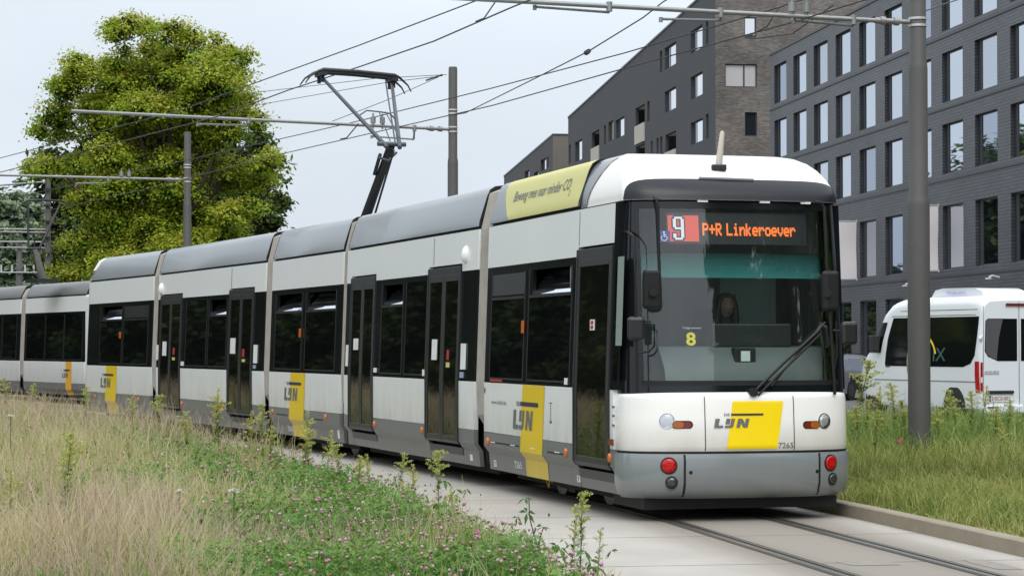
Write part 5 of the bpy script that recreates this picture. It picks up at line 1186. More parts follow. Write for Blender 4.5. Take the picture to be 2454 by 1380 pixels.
    mb = MB(); mb.grid([[(.05 + .16 * i / 4 - .02 * (z < .9), hwf(.05 + .16 * i / 4, z, 2.6) + .008, z) for i in range(5)] for z in (.58, .75, .95, 1.1, 1.27)]); mb.grid([[(-.004, v, z) for v in (.99, .955, .93)] for z in (.60, .85, 1.1, 1.25)]); tl = mb.build('tail_lamp', M['red'], r)
    mb = MB(); mb.grid([[(-.008, v, z) for v in (.985, .94)] for z in (.80, .92)]); mb.build('lamp_lens', M['sticker'], tl)
    rd = lambda pts, name, mat, x=-.006, parent=r: (lambda mb: (mb.add([(x, v, z) for v, z in pts], [tuple(range(len(pts)))]), mb.build(name, mat, parent))[1])(MB())
    gl = rd([(.86, 2.17), (.80, 2.22), (.05, 2.22), (.05, 1.28), (.55, 1.28), (.80, 1.38), (.88, 1.5)], 'rear_glass', M['vanblack'], -.008)
    rd([(.85, 2.16), (.80, 2.205), (.42, 2.205), (.52, 1.8), (.58, 1.30), (.80, 1.40), (.86, 1.5)], 'rear_curtain', M['vangrey'], -.010, gl)
    rd([(-.86, 2.17), (-.80, 2.22), (-.05, 2.22), (-.05, 1.28), (-.55, 1.28), (-.80, 1.38), (-.88, 1.5)], 'rear_glass', M['vanblack'], -.008)
    rd([(.905, 2.5), (.915, 2.5), (.925, .30), (.915, .30)], 'door_gap', M['plastic'], -.009); rd([(.006, 2.6), (-.006, 2.6), (-.006, .30), (.006, .30)], 'door_gap', M['plastic'], -.009); rd([(.35, 2.50), (-.35, 2.50), (-.35, 2.56), (.35, 2.56)], 'brake_lamp', M['dred'], -.03)
    mb = MB(); mb.box((-.05, .15, .555), (.0, .86, .625)); mb.build('handle_bar', M['plastic'], r, .02)
    mb = MB(); mb.box((-.025, .24, .375), (-.012, .80, .52)); pl = mb.build('number_plate', M['sticker'], r); rd([(.79, .385), (.735, .385), (.735, .51), (.79, .51)], 'plate_band', M['blue'], -.028, pl); 
    text_on('2-BCE-083', .46, .085, lambda x, y: Vector((-.030, .72 - x, .408 + y)), 'plate_number', M['plater'], pl)
    text_on('AVEURO', .38, .055, lambda x, y: Vector((-.014, .90 - x, 1.01 + y)), 'dealer_lettering', M['logo'], r, shear=.2); rd([(.90, .985), (.52, .985), (.52, .995), (.90, .995)], 'dealer_line', M['logo'], -.014)
    mb = MB(); mb.box((-.08, -.98, .12), (.05, .98, .30)); bb = mb.build('rear_bumper', M['vanwhite'], r, .03); mb = MB(); mb.box((-.09, .58, .24), (-.078, .86, .27)); mb.build('reflector', M['dred'], bb)
    mb = MB(); mb.tube([(-.02, .955, 1.78), (.03, .985, 1.78)], .045, 8); mb.build('door_hinge', M['vanwhite'], r)
    # swoosh rings and lettering on the flank
    cu_ = upx(2210); R_ = .66
    for rr, wd, a0, a1, mat in ((R_, .05, 95, 262, M['steel']), (R_ - .07, .025, 100, 190, M['numy']), (R_ - .03, .03, 20, 60, M['numy'])):
        mb = MB(); mb.grid([[(cu_ + (rr + e) * math.cos(R(a)) * -1 * -1, hwf(1.5, min(2.3, max(.6, 1.22 + (rr + e) * math.sin(R(a)))), 2.73) + .012, 1.22 + (rr + e) * math.sin(R(a)) * 1.0) for e in (-wd, wd)] for a in np.linspace(180 - a1, 180 - a0, 20)]); mb.build('swoosh_graphic', mat, r)
    ut = upx(2236); text_on('IX', .55, .30, lambda x, y: Vector((ut - x, hwf(1.5, 1.3 + y, 2.73) + .012, 1.27 + y)), 'flank_lettering', M['teald'], r)
    text_on('travel', .45, .05, lambda x, y: Vector((ut - x, hwf(1.5, 1.05 + y, 2.73) + .008, 1.03 + y)), 'flank_caption', M['steel'], r) if False else None
M['violet'] = pm('violet_lettering', (.25, .15, .55), .5); M['plater'] = pm('plate_red', (.30, .05, .06), .5); M['teald'] = pm('dark_teal', (.03, .09, .085), .5)
van()
def car():
    f = Vector((math.sin(R(33)), math.cos(R(33)))); rr = Vector((f.y, -f.x)); c = Vector((XS(2006, 74), 74)) - rr * .80
    r = empty('parked_car', (c.x, c.y, -.125), math.atan2(f.y, f.x), 'silver and dark estate car between the tram front and the white minibus', 'car')
    zt = interp([(0, .95), (.06, 1.02), (.35, 1.28), (.55, 1.39), (1.2, 1.45), (2.2, 1.44), (2.7, 1.36), (3.4, 1.0), (4.4, .82), (4.65, .62)])
    def hwf(u, z, t):
        w = .90 - .03 * abs(z - .6) - .22 * max(0, (z - .92) / .5); w -= .14 * max(0, (.35 - u) / .35) ** 2; w -= .2 * max(0, (u - 3.9) / .75) ** 2
        return max(.3, w)
    us = [0, .04, .1, .2, .35, .55, .9, 1.3, 1.8, 2.2, 2.5, 2.8, 3.1, 3.4, 3.9, 4.3, 4.55, 4.65]
    rows = vehicle_shell(zt, hwf, us, .22, lambda u, v, z: (u, v, z), 12); mb = MB(); mb.grid(rows); mb.add(rows[0], [tuple(range(len(rows[0])))]); mb.add(rows[-1], [tuple(range(len(rows[0])))[::-1]]); mb.build('body', M['carsilver'], r)
    def sp(poly, name, mat, off=.006):
        for sg in (-1, 1):
            mb = MB(); mb.grid([[(u0 + (u1 - u0) * i / 6, sg * (hwf(u0 + (u1 - u0) * i / 6, z, 0) + off), z) for i in range(7)] for z, u0, u1 in poly]); o = mb.build(name, mat, r)
    sp([(.93, .42, .90), (1.1, .55, .92), (1.30, .75, .95)], 'side_window', M['carglass']); sp([(.93, .96, 1.80), (1.1, .98, 1.80), (1.33, 1.02, 1.78)], 'side_window', M['carglass']); sp([(.93, 1.88, 3.0), (1.1, 1.88, 2.75), (1.32, 1.86, 2.45)], 'side_window', M['carglass'])
    sp([(.24, .1, 4.4), (.55, .05, 4.55), (.78, .03, 4.4)], 'lower_panel', M['cardark'], .004)
    mb = MB(); mb.grid([[(u - .012, v, zt(u) + .006) for v in np.linspace(-.60, .60, 5)] for u in (.10, .2, .35, .5)]); mb.build('rear_window', M['carglass'], r)
    for sg in (1, -1):
        mb = MB(); mb.grid([[(u, sg * (hwf(max(u, 0), z, 0) + .012), z) for u in (.0, .10, .26)] for z in (.74, .83, .92)]); mb.box((-.02, sg * .45 if sg > 0 else -.78, .74), (.01, .78 if sg > 0 else -.45, .92)); mb.build('tail_lamp', M['redlit'], r)
        for uu in (.85, 3.75): mb = MB(); mb.disc((uu, sg * .80, .32), (0, sg, 0), .32, 24, 0, .10); w = mb.build('wheel', M['tyre'], r); mb = MB(); mb.disc((uu, sg * .82, .32), (0, sg, 0), .21, 16, 0, .09); mb.build('rim', M['rim'], w)
    mb = MB(); mb.box((-.03, -.26, .62), (.0, .26, .73)); mb.build('number_plate', M['sticker'], r)
    mb = MB()
    for sg in (1, -1): mb.tube([(.7, sg * .62, 1.44), (1.2, sg * .63, 1.49), (2.3, sg * .63, 1.47), (2.5, sg * .62, 1.42)], .015, 6)
    mb.build('roof_rail', M['plastic'], r)
M['redlit'] = emis('red_lit_lamp', (1, .03, .03), .9, (.5, .01, .01))
car()

# ------------------------------------------------------------------ trees
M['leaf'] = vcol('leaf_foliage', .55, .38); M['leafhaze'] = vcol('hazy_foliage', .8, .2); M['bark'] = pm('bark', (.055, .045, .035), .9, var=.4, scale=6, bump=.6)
def crown_arrays(lobes, per, leaves, size, pal, flat=.55, dark=.35, seed=1, lift=0., top=1.0, zmin=None, zmax=None):
    """lobes: (x, y, z, r). Leaf diamonds gathered in sprays on the lobe surfaces plus a dark filling"""
    g = np.random.default_rng(seed); C = []; Nn = []; K = []; Sz = []
    zmin = min(l[2] - l[3] for l in lobes) if zmin is None else zmin; zmax = max(l[2] + l[3] for l in lobes) if zmax is None else zmax
    for (x, y, z, r) in lobes:
        k = max(6, int(per * r * r)); d = g.normal(size=(k, 3)); d /= np.linalg.norm(d, axis=1)[:, None]; d[:, 2] = np.where(d[:, 2] < -.5, -d[:, 2] * .6, d[:, 2]); rad = r * g.uniform(.52, 1.10, k)
        sc_ = d * rad[:, None] + np.array([x, y, z]); tint = g.uniform(0, 1, k)
        n = leaves; off = g.normal(size=(k, n, 3)) * np.array([.23, .23, .23 * flat]) * (.5 + .6 * r ** .5 * .8)
        off[:, :, 2] -= (off[:, :, 0] ** 2 + off[:, :, 1] ** 2) * .6
        p = (sc_[:, None] + off).reshape(-1, 3); nn = (d[:, None] * .6 + g.normal(size=(k, n, 3)) * .55 + np.array([0, 0, .75])).reshape(-1, 3)
        h = np.clip((off[:, :, 2] / .25 + 1) / 2, 0, 1) * .35 + np.clip(d[:, None, 2] * .5 + .5, 0, 1) * .30 + .08 + tint[:, None] * .42 + lift + g.uniform(-.12, .12, (k, n))  # upper, outer leaves get lit tones of the palette, lower ones shaded tones
        C.append(p); Nn.append(nn); K.append(h.reshape(-1)); Sz.append(g.uniform(.7, 1.25, k * n) * size)
        # dark fill inside: the crown's inner shade put into leaf colour
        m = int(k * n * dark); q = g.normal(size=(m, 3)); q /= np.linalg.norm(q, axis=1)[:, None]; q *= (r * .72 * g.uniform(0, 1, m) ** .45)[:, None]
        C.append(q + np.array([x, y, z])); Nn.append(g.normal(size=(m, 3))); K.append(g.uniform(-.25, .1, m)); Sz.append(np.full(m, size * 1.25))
    C = np.concatenate(C); Nn = np.concatenate(Nn); K = np.concatenate(K); Sz = np.concatenate(Sz); N = len(C)
    Nn /= np.linalg.norm(Nn, axis=1)[:, None]; a = np.cross(Nn, g.normal(size=(N, 3))); a /= np.linalg.norm(a, axis=1)[:, None] + 1e-9; b = np.cross(Nn, a)
    s = Sz[:, None]; V = np.stack([C - a * s, C - b * s * .62, C + a * s, C + b * s * .62], 1).reshape(-1, 3)
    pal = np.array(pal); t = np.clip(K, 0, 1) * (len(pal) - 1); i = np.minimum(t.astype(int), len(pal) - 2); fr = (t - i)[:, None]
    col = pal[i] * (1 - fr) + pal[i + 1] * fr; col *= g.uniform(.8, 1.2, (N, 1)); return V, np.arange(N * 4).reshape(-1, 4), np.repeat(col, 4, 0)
def tree(name, lobes, base, label, per, leaves, size, pal, trunk_r=.3, group=None, haze=False, seed=1, limbs=True, **kw):
    bx, by = base; r = empty(name, (bx, by, 0), 0, label, 'tree', group)
    lob = [(x - bx, y - by, z, rr) for x, y, z, rr in lobes]
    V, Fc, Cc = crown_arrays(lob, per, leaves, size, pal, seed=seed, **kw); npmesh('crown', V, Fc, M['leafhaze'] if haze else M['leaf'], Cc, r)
    mb = MB(); zt_ = max(l[2] for l in lob); zl = min(l[2] for l in lob)
    mb.tube([(0, 0, 0), (.05, 0, zl * .6), (-.05, .1, zl + (zt_ - zl) * .35), (.1, 0, zl + (zt_ - zl) * .75)], [trunk_r * 1.25, trunk_r, trunk_r * .7, trunk_r * .25], 10)
    if limbs:
        for i, (x, y, z, rr) in enumerate(lob):
            h = max(zl * .7, z * .62); s = Vector((0, .05, h)); e = Vector((x, y, z)); m = s.lerp(e, .5) + Vector((0, 0, .25))
            mb.tube([s, m, e], [trunk_r * .34, trunk_r * .2, trunk_r * .06], 6)
    mb.build('trunk', M['bark'], r); return r
def lob_px(L, Z, seed=3, dy=.55):
    g = np.random.default_rng(seed); out = []
    for x, y, rp in L: r = rp * Z / F; out.append((XS(x, Z), Z + float(g.uniform(-1.6, 1.6)) * (1 if rp > 65 else .7), ZS(y, Z), r))
    return out
YG = [(.018, .044, .005), (.065, .135, .012), (.14, .25, .016), (.225, .345, .024), (.32, .42, .035), (.40, .40, .05)]
big = [(318, 78, 44), (300, 110, 48), (352, 110, 52), (450, 112, 62), (400, 90, 42), (520, 130, 52), (250, 190, 66), (190, 165, 40), (370, 190, 92), (490, 220, 92), (545, 205, 58), (150, 250, 58), (165, 190, 36), (235, 285, 84), (118, 318, 44), (345, 320, 100), (530, 320, 76), (95, 300, 34), (85, 385, 36), (125, 400, 48), (600, 300, 46), (180, 400, 62), (300, 420, 92), (430, 420, 84), (550, 420, 84), (240, 500, 82), (340, 540, 96), (480, 530, 96), (575, 520, 60), (200, 600, 72), (310, 640, 90), (450, 630, 92), (150, 660, 50), (60, 395, 24), (640, 395, 42), (560, 160, 34), (285, 70, 26), (345, 55, 26), (420, 290, 80), (330, 250, 84), (240, 240, 66), (440, 330, 74), (400, 150, 70), (300, 360, 70)]
def shatter(L, k, seed, f0=.34, f1=.52):
    g = np.random.default_rng(seed); out = []
    for x, y, z, r in L:
        n = max(3, int(k * (r / 1.0) ** 1.6))
        for i in range(n):
            d = g.normal(size=3); d /= np.linalg.norm(d); q = r * g.uniform(.35, .80); out.append((x + d[0] * q, y + d[1] * q, z + d[2] * q * .9, r * g.uniform(f0, f1) + .08))
    return out
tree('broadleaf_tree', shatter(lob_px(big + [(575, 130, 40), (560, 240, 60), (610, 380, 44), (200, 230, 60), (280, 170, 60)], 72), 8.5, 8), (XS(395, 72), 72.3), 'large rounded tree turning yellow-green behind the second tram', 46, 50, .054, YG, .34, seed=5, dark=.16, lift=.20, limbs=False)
_bt = [o for o in bpy.data.objects if o.name == 'broadleaf_tree'][0]; mb = MB(); _bx, _by = XS(395, 72), 72.3
for px, py, dy in ((300, 120, .3), (360, 90, -.2), (470, 130, .4), (540, 200, -.4), (230, 220, -.3), (150, 270, .2), (110, 380, -.2), (590, 330, .3), (420, 200, -1.2), (330, 260, -1.3), (250, 380, -1.0), (520, 380, -1.1)):
    e = Vector((XS(px, 72) - _bx, dy, ZS(py, 72))); h0 = 3.2 + (e.z - 4) * .38; s_ = Vector((0, 0, h0)); m_ = s_.lerp(e, .5) + Vector((0, 0, -.25)); mb.tube([s_, m_, e], [.15, .09, .03], 7)
    for q in (-1, 1): mb.tube([m_, m_.lerp(e, .6) + Vector((q * .5, q * .3, .3))], [.06, .02], 5)
mb.build('limb', M['bark'], _bt)
DKG = [(.007, .015, .005), (.020, .042, .009), (.045, .080, .016), (.075, .115, .02), (.13, .14, .03)]
dk = [(625, 330, 40), (638, 395, 40), (655, 480, 32), (625, 480, 54), (595, 540, 66), (645, 540, 30), (600, 430, 60), (550, 560, 76), (595, 600, 76), (118, 560, 46), (130, 640, 60)]
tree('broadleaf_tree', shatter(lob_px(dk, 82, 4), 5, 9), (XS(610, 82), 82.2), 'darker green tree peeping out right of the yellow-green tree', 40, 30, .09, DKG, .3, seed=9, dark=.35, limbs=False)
HZ = [(.085, .125, .08), (.125, .18, .11), (.17, .23, .135), (.21, .27, .17)]  # distance haze painted in as paler leaf colours
def rand_tree(cx, cy, h, w, seed, n=16):
    g = np.random.default_rng(seed); L = []
    for i in range(n):
        t = g.uniform(.22, 1); rr = w * .5 * math.sin(math.pi * min(.97, .25 + t * .68)) ; a = g.uniform(0, 6.28); q = g.uniform(.2, .8) * rr
        L.append((cx + q * math.cos(a), cy + q * math.sin(a), h * t * .88, max(.8, w * .21 * g.uniform(.8, 1.25))))
    return L
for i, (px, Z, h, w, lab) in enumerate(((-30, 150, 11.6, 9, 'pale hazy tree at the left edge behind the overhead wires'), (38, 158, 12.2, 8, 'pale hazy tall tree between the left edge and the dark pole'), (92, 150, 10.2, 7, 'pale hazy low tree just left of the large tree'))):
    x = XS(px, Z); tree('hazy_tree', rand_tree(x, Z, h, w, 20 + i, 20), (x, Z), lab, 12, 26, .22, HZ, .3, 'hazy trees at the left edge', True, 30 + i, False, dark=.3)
# trees left of the photograph, mirrored in the tram glass and the office windows
def belt(cx, cy, seed): return rand_tree(cx, cy, 8.6, 8.5, seed, 18) + [(cx + 1.5 * math.cos(k), cy + 2.6 * math.sin(k), 1.3, 1.7) for k in range(6)]
src = tree('side_tree', belt(-27, 44, 60), (-27, 44), 'green tree standing beyond the left edge and mirrored in the tram glass', 11, 34, .17, DKG[:4], .35, 'trees beyond the left edge', False, 61, False, dark=.8)
for x, y, k in ((-22, 33, .95), (-25, 50, 1.), (-26, 56, 1.05), (-27.5, 62, 1.), (-29, 68, 1.05), (-31, 74, 1.), (-33, 80, 1.1), (-35, 87, 1.1), (-33, 52, 1.3), (-35, 60, 1.3), (-37, 68, 1.35), (-24, 22, 1.0), (-40, 78, 1.4), (-46, 90, 1.5), (-27, 196, 2.2), (-34, 205, 2.3), (-15, 199, .95), (-7, 190, .85)):
    c = src.copy(); COL.objects.link(c); c.location = (x, y, 0); c.scale = (k, k, k); c.rotation_euler = (0, 0, x * 1.3)
    if y > 150: c['label'] = 'green tree hidden behind the trams and mirrored in the office windows'; c['group'] = 'trees far behind the trams'
    for ch in src.children: d = ch.copy(); COL.objects.link(d); d.parent = c
tree('reflection_conifer', [(24.5 + .8 * math.sin(q * 2.1), -11 + .8 * math.cos(q * 2.1), 2 + q * 2.1, max(1.2, 4.5 - q * .24)) for q in range(15)], (24.5, -11), 'tall dark conifer added behind the viewpoint to darken the windscreen reflection', 6, 30, .3, DKG[:3], .4, None, False, 77, False, dark=.8)  # unseen tree added for the dark shape in the windscreen reflection
for x, y, k in ((23, 27, 1.5), (26, 19, 1.6), (25, 10, 1.5), (24, 1, 1.4)):  # unseen trees added so the cab corner reflects something dark
    c = src.copy(); COL.objects.link(c); c.location = (x, y, 0); c.scale = (k, k, k); c.rotation_euler = (0, 0, y * 1.3); c['label'] = 'green tree added beyond the right edge to darken the tram corner glass'; c['group'] = 'trees added beyond the right edge'
    for ch in src.children: d = ch.copy(); COL.objects.link(d); d.parent = c
# ------------------------------------------------------------------ meadow
M['grass'] = vcol('grass_blades', .6, .35); M['herb'] = vcol('clover_leaves', .55, .35); M['petal'] = vcol('flower_heads', .7, .3)
def slab_edge(y):    # x of the left slab edge at depth y
    return np.interp(y, EY, EX)
EP = sorted([(p.y, p.x) for p in (path(s, 2.55) for s in np.arange(-20, 72, .5))]); EY = np.array([a for a, _ in EP]); EX = np.array([b for _, b in EP])
KP = sorted([(p.y, p.x) for p in (path(s, -1.44) for s in np.arange(-20, 72, .5))]); KY = np.array([a for a, _ in KP]); KX = np.array([b for _, b in KP])
def vnoise(x, y, sc_, seed):
    g = np.random.default_rng(seed); T = g.uniform(0, 1, (64, 64)); u = (x * sc_) % 64; v = (y * sc_) % 64; i = u.astype(int); j = v.astype(int); a = u - i; b = v - j; a = a * a * (3 - 2 * a); b = b * b * (3 - 2 * b)
    return (T[i % 64, j % 64] * (1 - a) + T[(i + 1) % 64, j % 64] * a) * (1 - b) + (T[i % 64, (j + 1) % 64] * (1 - a) + T[(i + 1) % 64, (j + 1) % 64] * a) * b
def sample(N, y0, y1, xl, xr, g, pw=1.6):
    u = g.uniform(0, 1, N); e = 1 - pw; y = (y0 ** e + u * (y1 ** e - y0 ** e)) ** (1 / e)
    a, b = xl(y), xr(y); keep = b > a; x = a + (b - a) * g.uniform(0, 1, N); return x[keep], y[keep]
def blades(name, x, y, z0, h, w, col, lean, g, mat, label, seg=2):
    N = len(x); th = g.uniform(0, 2 * math.pi, N); ph = g.uniform(-.9, .9, N); ax = np.stack([np.cos(ph), np.sin(ph), 0 * ph], 1)
    ln = np.stack([np.cos(th), np.sin(th), 0 * th], 1) * (lean * h)[:, None]; P = np.stack([x, y, z0], 1); up = np.array([0, 0, 1.])
    W_ = (w * .5)[:, None]; m = P + ln * .28 + up * (h * .58)[:, None]; t = P + ln + up * (h * (1 - .25 * lean))[:, None]
    V = np.stack([P - ax * W_, P + ax * W_, m + ax * W_ * .8, m - ax * W_ * .8, t + ax * W_ * .22, t - ax * W_ * .22], 1).reshape(-1, 3)
    b = np.arange(N)[:, None] * 6; Fc = np.concatenate([b + np.array([0, 1, 2, 3]), b + np.array([3, 2, 4, 5])], 0)
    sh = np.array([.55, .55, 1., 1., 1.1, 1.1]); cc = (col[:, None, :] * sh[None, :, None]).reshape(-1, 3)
    o = npmesh(name, V, Fc, mat, cc); return tag(o, label, 'grass' if 'grass' in name else 'plants', None, 'stuff')
g = np.random.default_rng(11)
XL = lambda y: -.245 * y - 1.6
def greenness(x, y):
    d = slab_edge(y) - x; px = CX + F * x / y
    k = np.clip((px - 430) / 300, 0, 1) * np.clip((36 - y) / 8, 0, 1)
    k = np.maximum(k, .85 * np.clip(1 - np.abs(d - 1.6) / 1.5, 0, 1) * np.clip((40 - y) / 10, 0, 1))
    return np.clip(k * .95 + .06 + (vnoise(x, y, .55, 1) - .5) * .9 + (vnoise(x, y, 1.7, 2) - .5) * .7, 0, 1)
def pal_pick(P, t): P = np.array(P); t = np.clip(t, 0, .999) * (len(P) - 1); i = t.astype(int); f_ = (t - i)[:, None]; return P[i] * (1 - f_) + P[i + 1] * f_
STRAW = [(.32, .26, .13), (.52, .44, .25), (.62, .54, .35), (.56, .51, .26)]; GRN = [(.09, .17, .025), (.17, .28, .04), (.30, .39, .08), (.42, .45, .14)]
x, y = sample(150000, 12.2, 66, XL, lambda y: slab_edge(y) - .02 + .10 * np.sin(y * 3.1), g, 1.75)
gr = greenness(x, y); kp = g.uniform(0, 1, len(x)) > .45 * gr; x, y, gr = x[kp], y[kp], gr[kp]; isg = g.uniform(0, 1, len(x)) < (.50 + .4 * gr)
edge = np.clip((slab_edge(y) - x) / .5, .5, 1)
h = np.where(isg, g.uniform(.14, .40, len(x)), g.uniform(.24, .56, len(x))) * edge * (.75 + .5 * vnoise(x, y, .8, 5)); h *= (.62 + .75 * vnoise(x, y, 1.9, 6)) * np.where(y > 26, 1.3, 1.05) * np.clip(1.15 - .35 * gr, .6, 1.1)
w = (.0032 + .00012 * y) * g.uniform(.6, 1.5, len(x)); w = np.where(isg, w * 1.4, w)
STR2 = [(.30, .22, .15), (.48, .38, .28), (.55, .46, .36)]; pk = vnoise(x, y, .45, 41) + .5 * (vnoise(x, y, 1.3, 42) - .5) > .5
col = np.where(isg[:, None], pal_pick(GRN, g.uniform(0, 1, len(x)) * .8 + .2 * vnoise(x, y, .9, 8)), np.where(pk[:, None], pal_pick(STR2, g.uniform(0, 1, len(x))), pal_pick(STRAW, g.uniform(0, 1, len(x)) * .6 + .4 * vnoise(x, y, .5, 9))))
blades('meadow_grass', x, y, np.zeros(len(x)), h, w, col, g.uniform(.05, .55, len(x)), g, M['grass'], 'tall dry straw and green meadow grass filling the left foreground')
# seed heads on the taller straws
def leaves3(name, x, y, z, size, col, g, mat, label, n3=3, droop=.3, ratio=.55):
    N = len(x); a0 = g.uniform(0, 2 * math.pi, N); Vs = []; Cs = []
    tilt = g.normal(size=(N, 2)) * .45
    for k in range(n3):
        a = a0 + k * 2 * math.pi / n3 + g.normal(size=N) * .2; dx, dy = np.cos(a), np.sin(a); s = size
        def pt(r, sd): X = dx * r * s - dy * sd * s; Y = dy * r * s + dx * sd * s; return np.stack([x + X, y + Y, z + X * tilt[:, 0] + Y * tilt[:, 1] - droop * s * r * r], 1)
        Vs.append(np.stack([pt(0.05, 0), pt(.6, ratio), pt(1.15, 0), pt(.6, -ratio)], 1).reshape(-1, 3)); Cs.append(np.repeat(col * g.uniform(.85, 1.15, (N, 1)), 4, 0))
    V = np.concatenate(Vs); return tag(npmesh(name, V, np.arange(len(V)).reshape(-1, 4), mat, np.concatenate(Cs)), label, 'plants', None, 'stuff')
x, y = sample(210000, 12.2, 46, XL, lambda y: slab_edge(y) - .05 + .12 * np.sin(y * 2.3), g, 2.1); gr = greenness(x, y); kp = g.uniform(0, 1, len(x)) < np.clip(gr * 1.35 - .20, 0.03, 1); x, y = x[kp], y[kp]; gr = gr[kp]
CLV = [(.024, .075, .014), (.055, .155, .026), (.10, .225, .042), (.18, .30, .075)]
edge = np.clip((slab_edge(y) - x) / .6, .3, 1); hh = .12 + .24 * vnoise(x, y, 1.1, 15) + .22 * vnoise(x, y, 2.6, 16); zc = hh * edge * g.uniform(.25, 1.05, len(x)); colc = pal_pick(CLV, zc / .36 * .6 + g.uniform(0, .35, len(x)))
leaves3('clover_foliage', x, y, zc, g.uniform(.010, .021, len(x)) * (.7 + y / 45), colc, g, M['herb'], 'dark green clover foliage spreading between the dry grass')
x, y = sample(5200, 12.2, 44, XL, lambda y: slab_edge(y) - .05, g, 1.9); kp = vnoise(x, y, .9, 51) + .4 * g.uniform(0, 1, len(x)) > .78; x, y = x[kp], y[kp]
leaves3('broad_leaf_weeds', x, y, g.uniform(.10, .42, len(x)), g.uniform(.03, .062, len(x)) * (.8 + y / 60), pal_pick([(.06, .13, .03), (.12, .24, .045), (.22, .33, .08)], g.uniform(0, 1, len(x))), g, M['herb'], 'coarse broad-leaved weeds scattered through the meadow', 4, .7, .26)
# clover stalks with pink heads
def balls(name, x, y, z, r, col, mat, label, cat='flowers', sq=.9, parent=None):
    ico = bmesh.new(); bmesh.ops.create_icosphere(ico, subdivisions=1, radius=1); iv = np.array([v.co[:] for v in ico.verts]); fi = np.array([[v.index for v in f.verts] for f in ico.faces]); ico.free(); N = len(x)
    rr = r[:, None, None] * np.array([1, 1, sq]); V = (np.stack([x, y, z], 1)[:, None] + iv[None] * rr * (1 + .26 * rng.normal(size=(N, len(iv), 1)))).reshape(-1, 3); Fc = (np.arange(N)[:, None, None] * len(iv) + fi[None]).reshape(-1, 3)
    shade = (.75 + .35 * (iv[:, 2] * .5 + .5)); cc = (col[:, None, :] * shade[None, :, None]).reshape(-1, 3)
    o = npmesh(name, V, Fc, mat, cc, parent, smooth=True); return o if parent else tag(o, label, cat, None, 'stuff')
x, y = sample(3800, 12.4, 40, XL, lambda y: slab_edge(y) - .1, g, 1.9); gr = greenness(x, y); kp = g.uniform(0, 1, len(x)) < np.clip(gr * 1.1 - .22, .02, .9); x, y = x[kp], y[kp]; zf_ = (.30 + .24 * g.uniform(0, 1, len(x))) * np.clip((slab_edge(y) - x) / .5, .5, 1)
colf = pal_pick([(.55, .20, .36), (.62, .33, .46), (.66, .45, .52), (.25, .09, .05), (.60, .58, .52)], g.uniform(0, 1, len(x)) ** 1.15)
balls('clover_flowers', x, y, zf_, g.uniform(.008, .0145, len(x)) * (.7 + y / 50), colf, M['petal'], 'small pink and fading brown clover heads dotted over the green patch')
blades('clover_stalks', x, y, zf_ * 0, zf_, np.full(len(x), .004), pal_pick(GRN, g.uniform(.2, .6, len(x))), np.full(len(x), .05), g, M['grass'], 'thin green stalks carrying the clover heads')
# dark ribwort heads above the straw
x, y = sample(170, 13, 42, XL, lambda y: slab_edge(y) - .0, g, 1.8); z = g.uniform(.34, .62, len(x))
balls('plantain_heads', x, y, z, g.uniform(.0035, .006, len(x)) * (.8 + y / 60), pal_pick([(.035, .025, .015), (.09, .06, .03)], g.uniform(0, 1, len(x))), M['petal'], 'small dark seed heads standing over the dry grass', sq=2.2)
blades('plantain_stalks', x, y, z * 0, z, np.full(len(x), .0035), pal_pick(STRAW, g.uniform(0, .6, len(x))), np.zeros(len(x)), g, M['grass'], 'thin dry stalks of the dark seed heads')
# ------------------------------------------------------------------ verge on the right
def VR(y):
    t = (y - b0.y) / bd.y; return np.minimum(b0.x + bd.x * t - .1, .25 * y + 1.5)
VXL = lambda y: np.interp(y, KY, KX) + .01
x, y = sample(84000, 15.5, 49, VXL, VR, g, 1.35)
kp = g.uniform(0, 1, len(x)) < .30 + 1.1 * vnoise(x, y, 2.2, 38); x, y = x[kp], y[kp]; tall = np.clip((y - 25.5) / 3.5, 0, 1) * (.6 + .8 * vnoise(x, y, .6, 31)); dk_ = np.clip((x - np.interp(y, KY, KX)) / .35, .3, 1)
h = (.08 + .20 * g.uniform(0, 1, len(x)) ** 1.5 * (.4 + 1.2 * vnoise(x, y, 1.6, 37)) + tall * np.interp(y, [26, 29, 33, 37, 44], [.5, 1.15, 1.0, .5, .35]) * g.uniform(.05, .46, len(x)) * (.35 + 1.2 * vnoise(x, y, 1.3, 39))) * dk_ ; w = (.0055 + .00016 * y) * g.uniform(.6, 1.4, len(x))
VG1 = [(0.102, 0.16, 0.032), (0.192, 0.256, 0.058), (0.294, 0.333, 0.096), (0.397, 0.397, 0.141), (0.461, 0.397, 0.192)]; VG2 = [(0.064, 0.122, 0.028), (0.115, 0.211, 0.045), (0.218, 0.294, 0.077), (0.435, 0.41, 0.179)]
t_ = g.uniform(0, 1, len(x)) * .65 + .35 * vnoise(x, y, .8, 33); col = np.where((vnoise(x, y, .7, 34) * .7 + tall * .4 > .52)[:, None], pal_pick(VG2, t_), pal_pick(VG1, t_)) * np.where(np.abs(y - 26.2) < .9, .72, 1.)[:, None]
blades('verge_grass', x, y, np.full(len(x), .07), h, w, col, g.uniform(.1, .8, len(x)), g, M['grass'], 'green verge grass, short by the kerb and tall by the road')
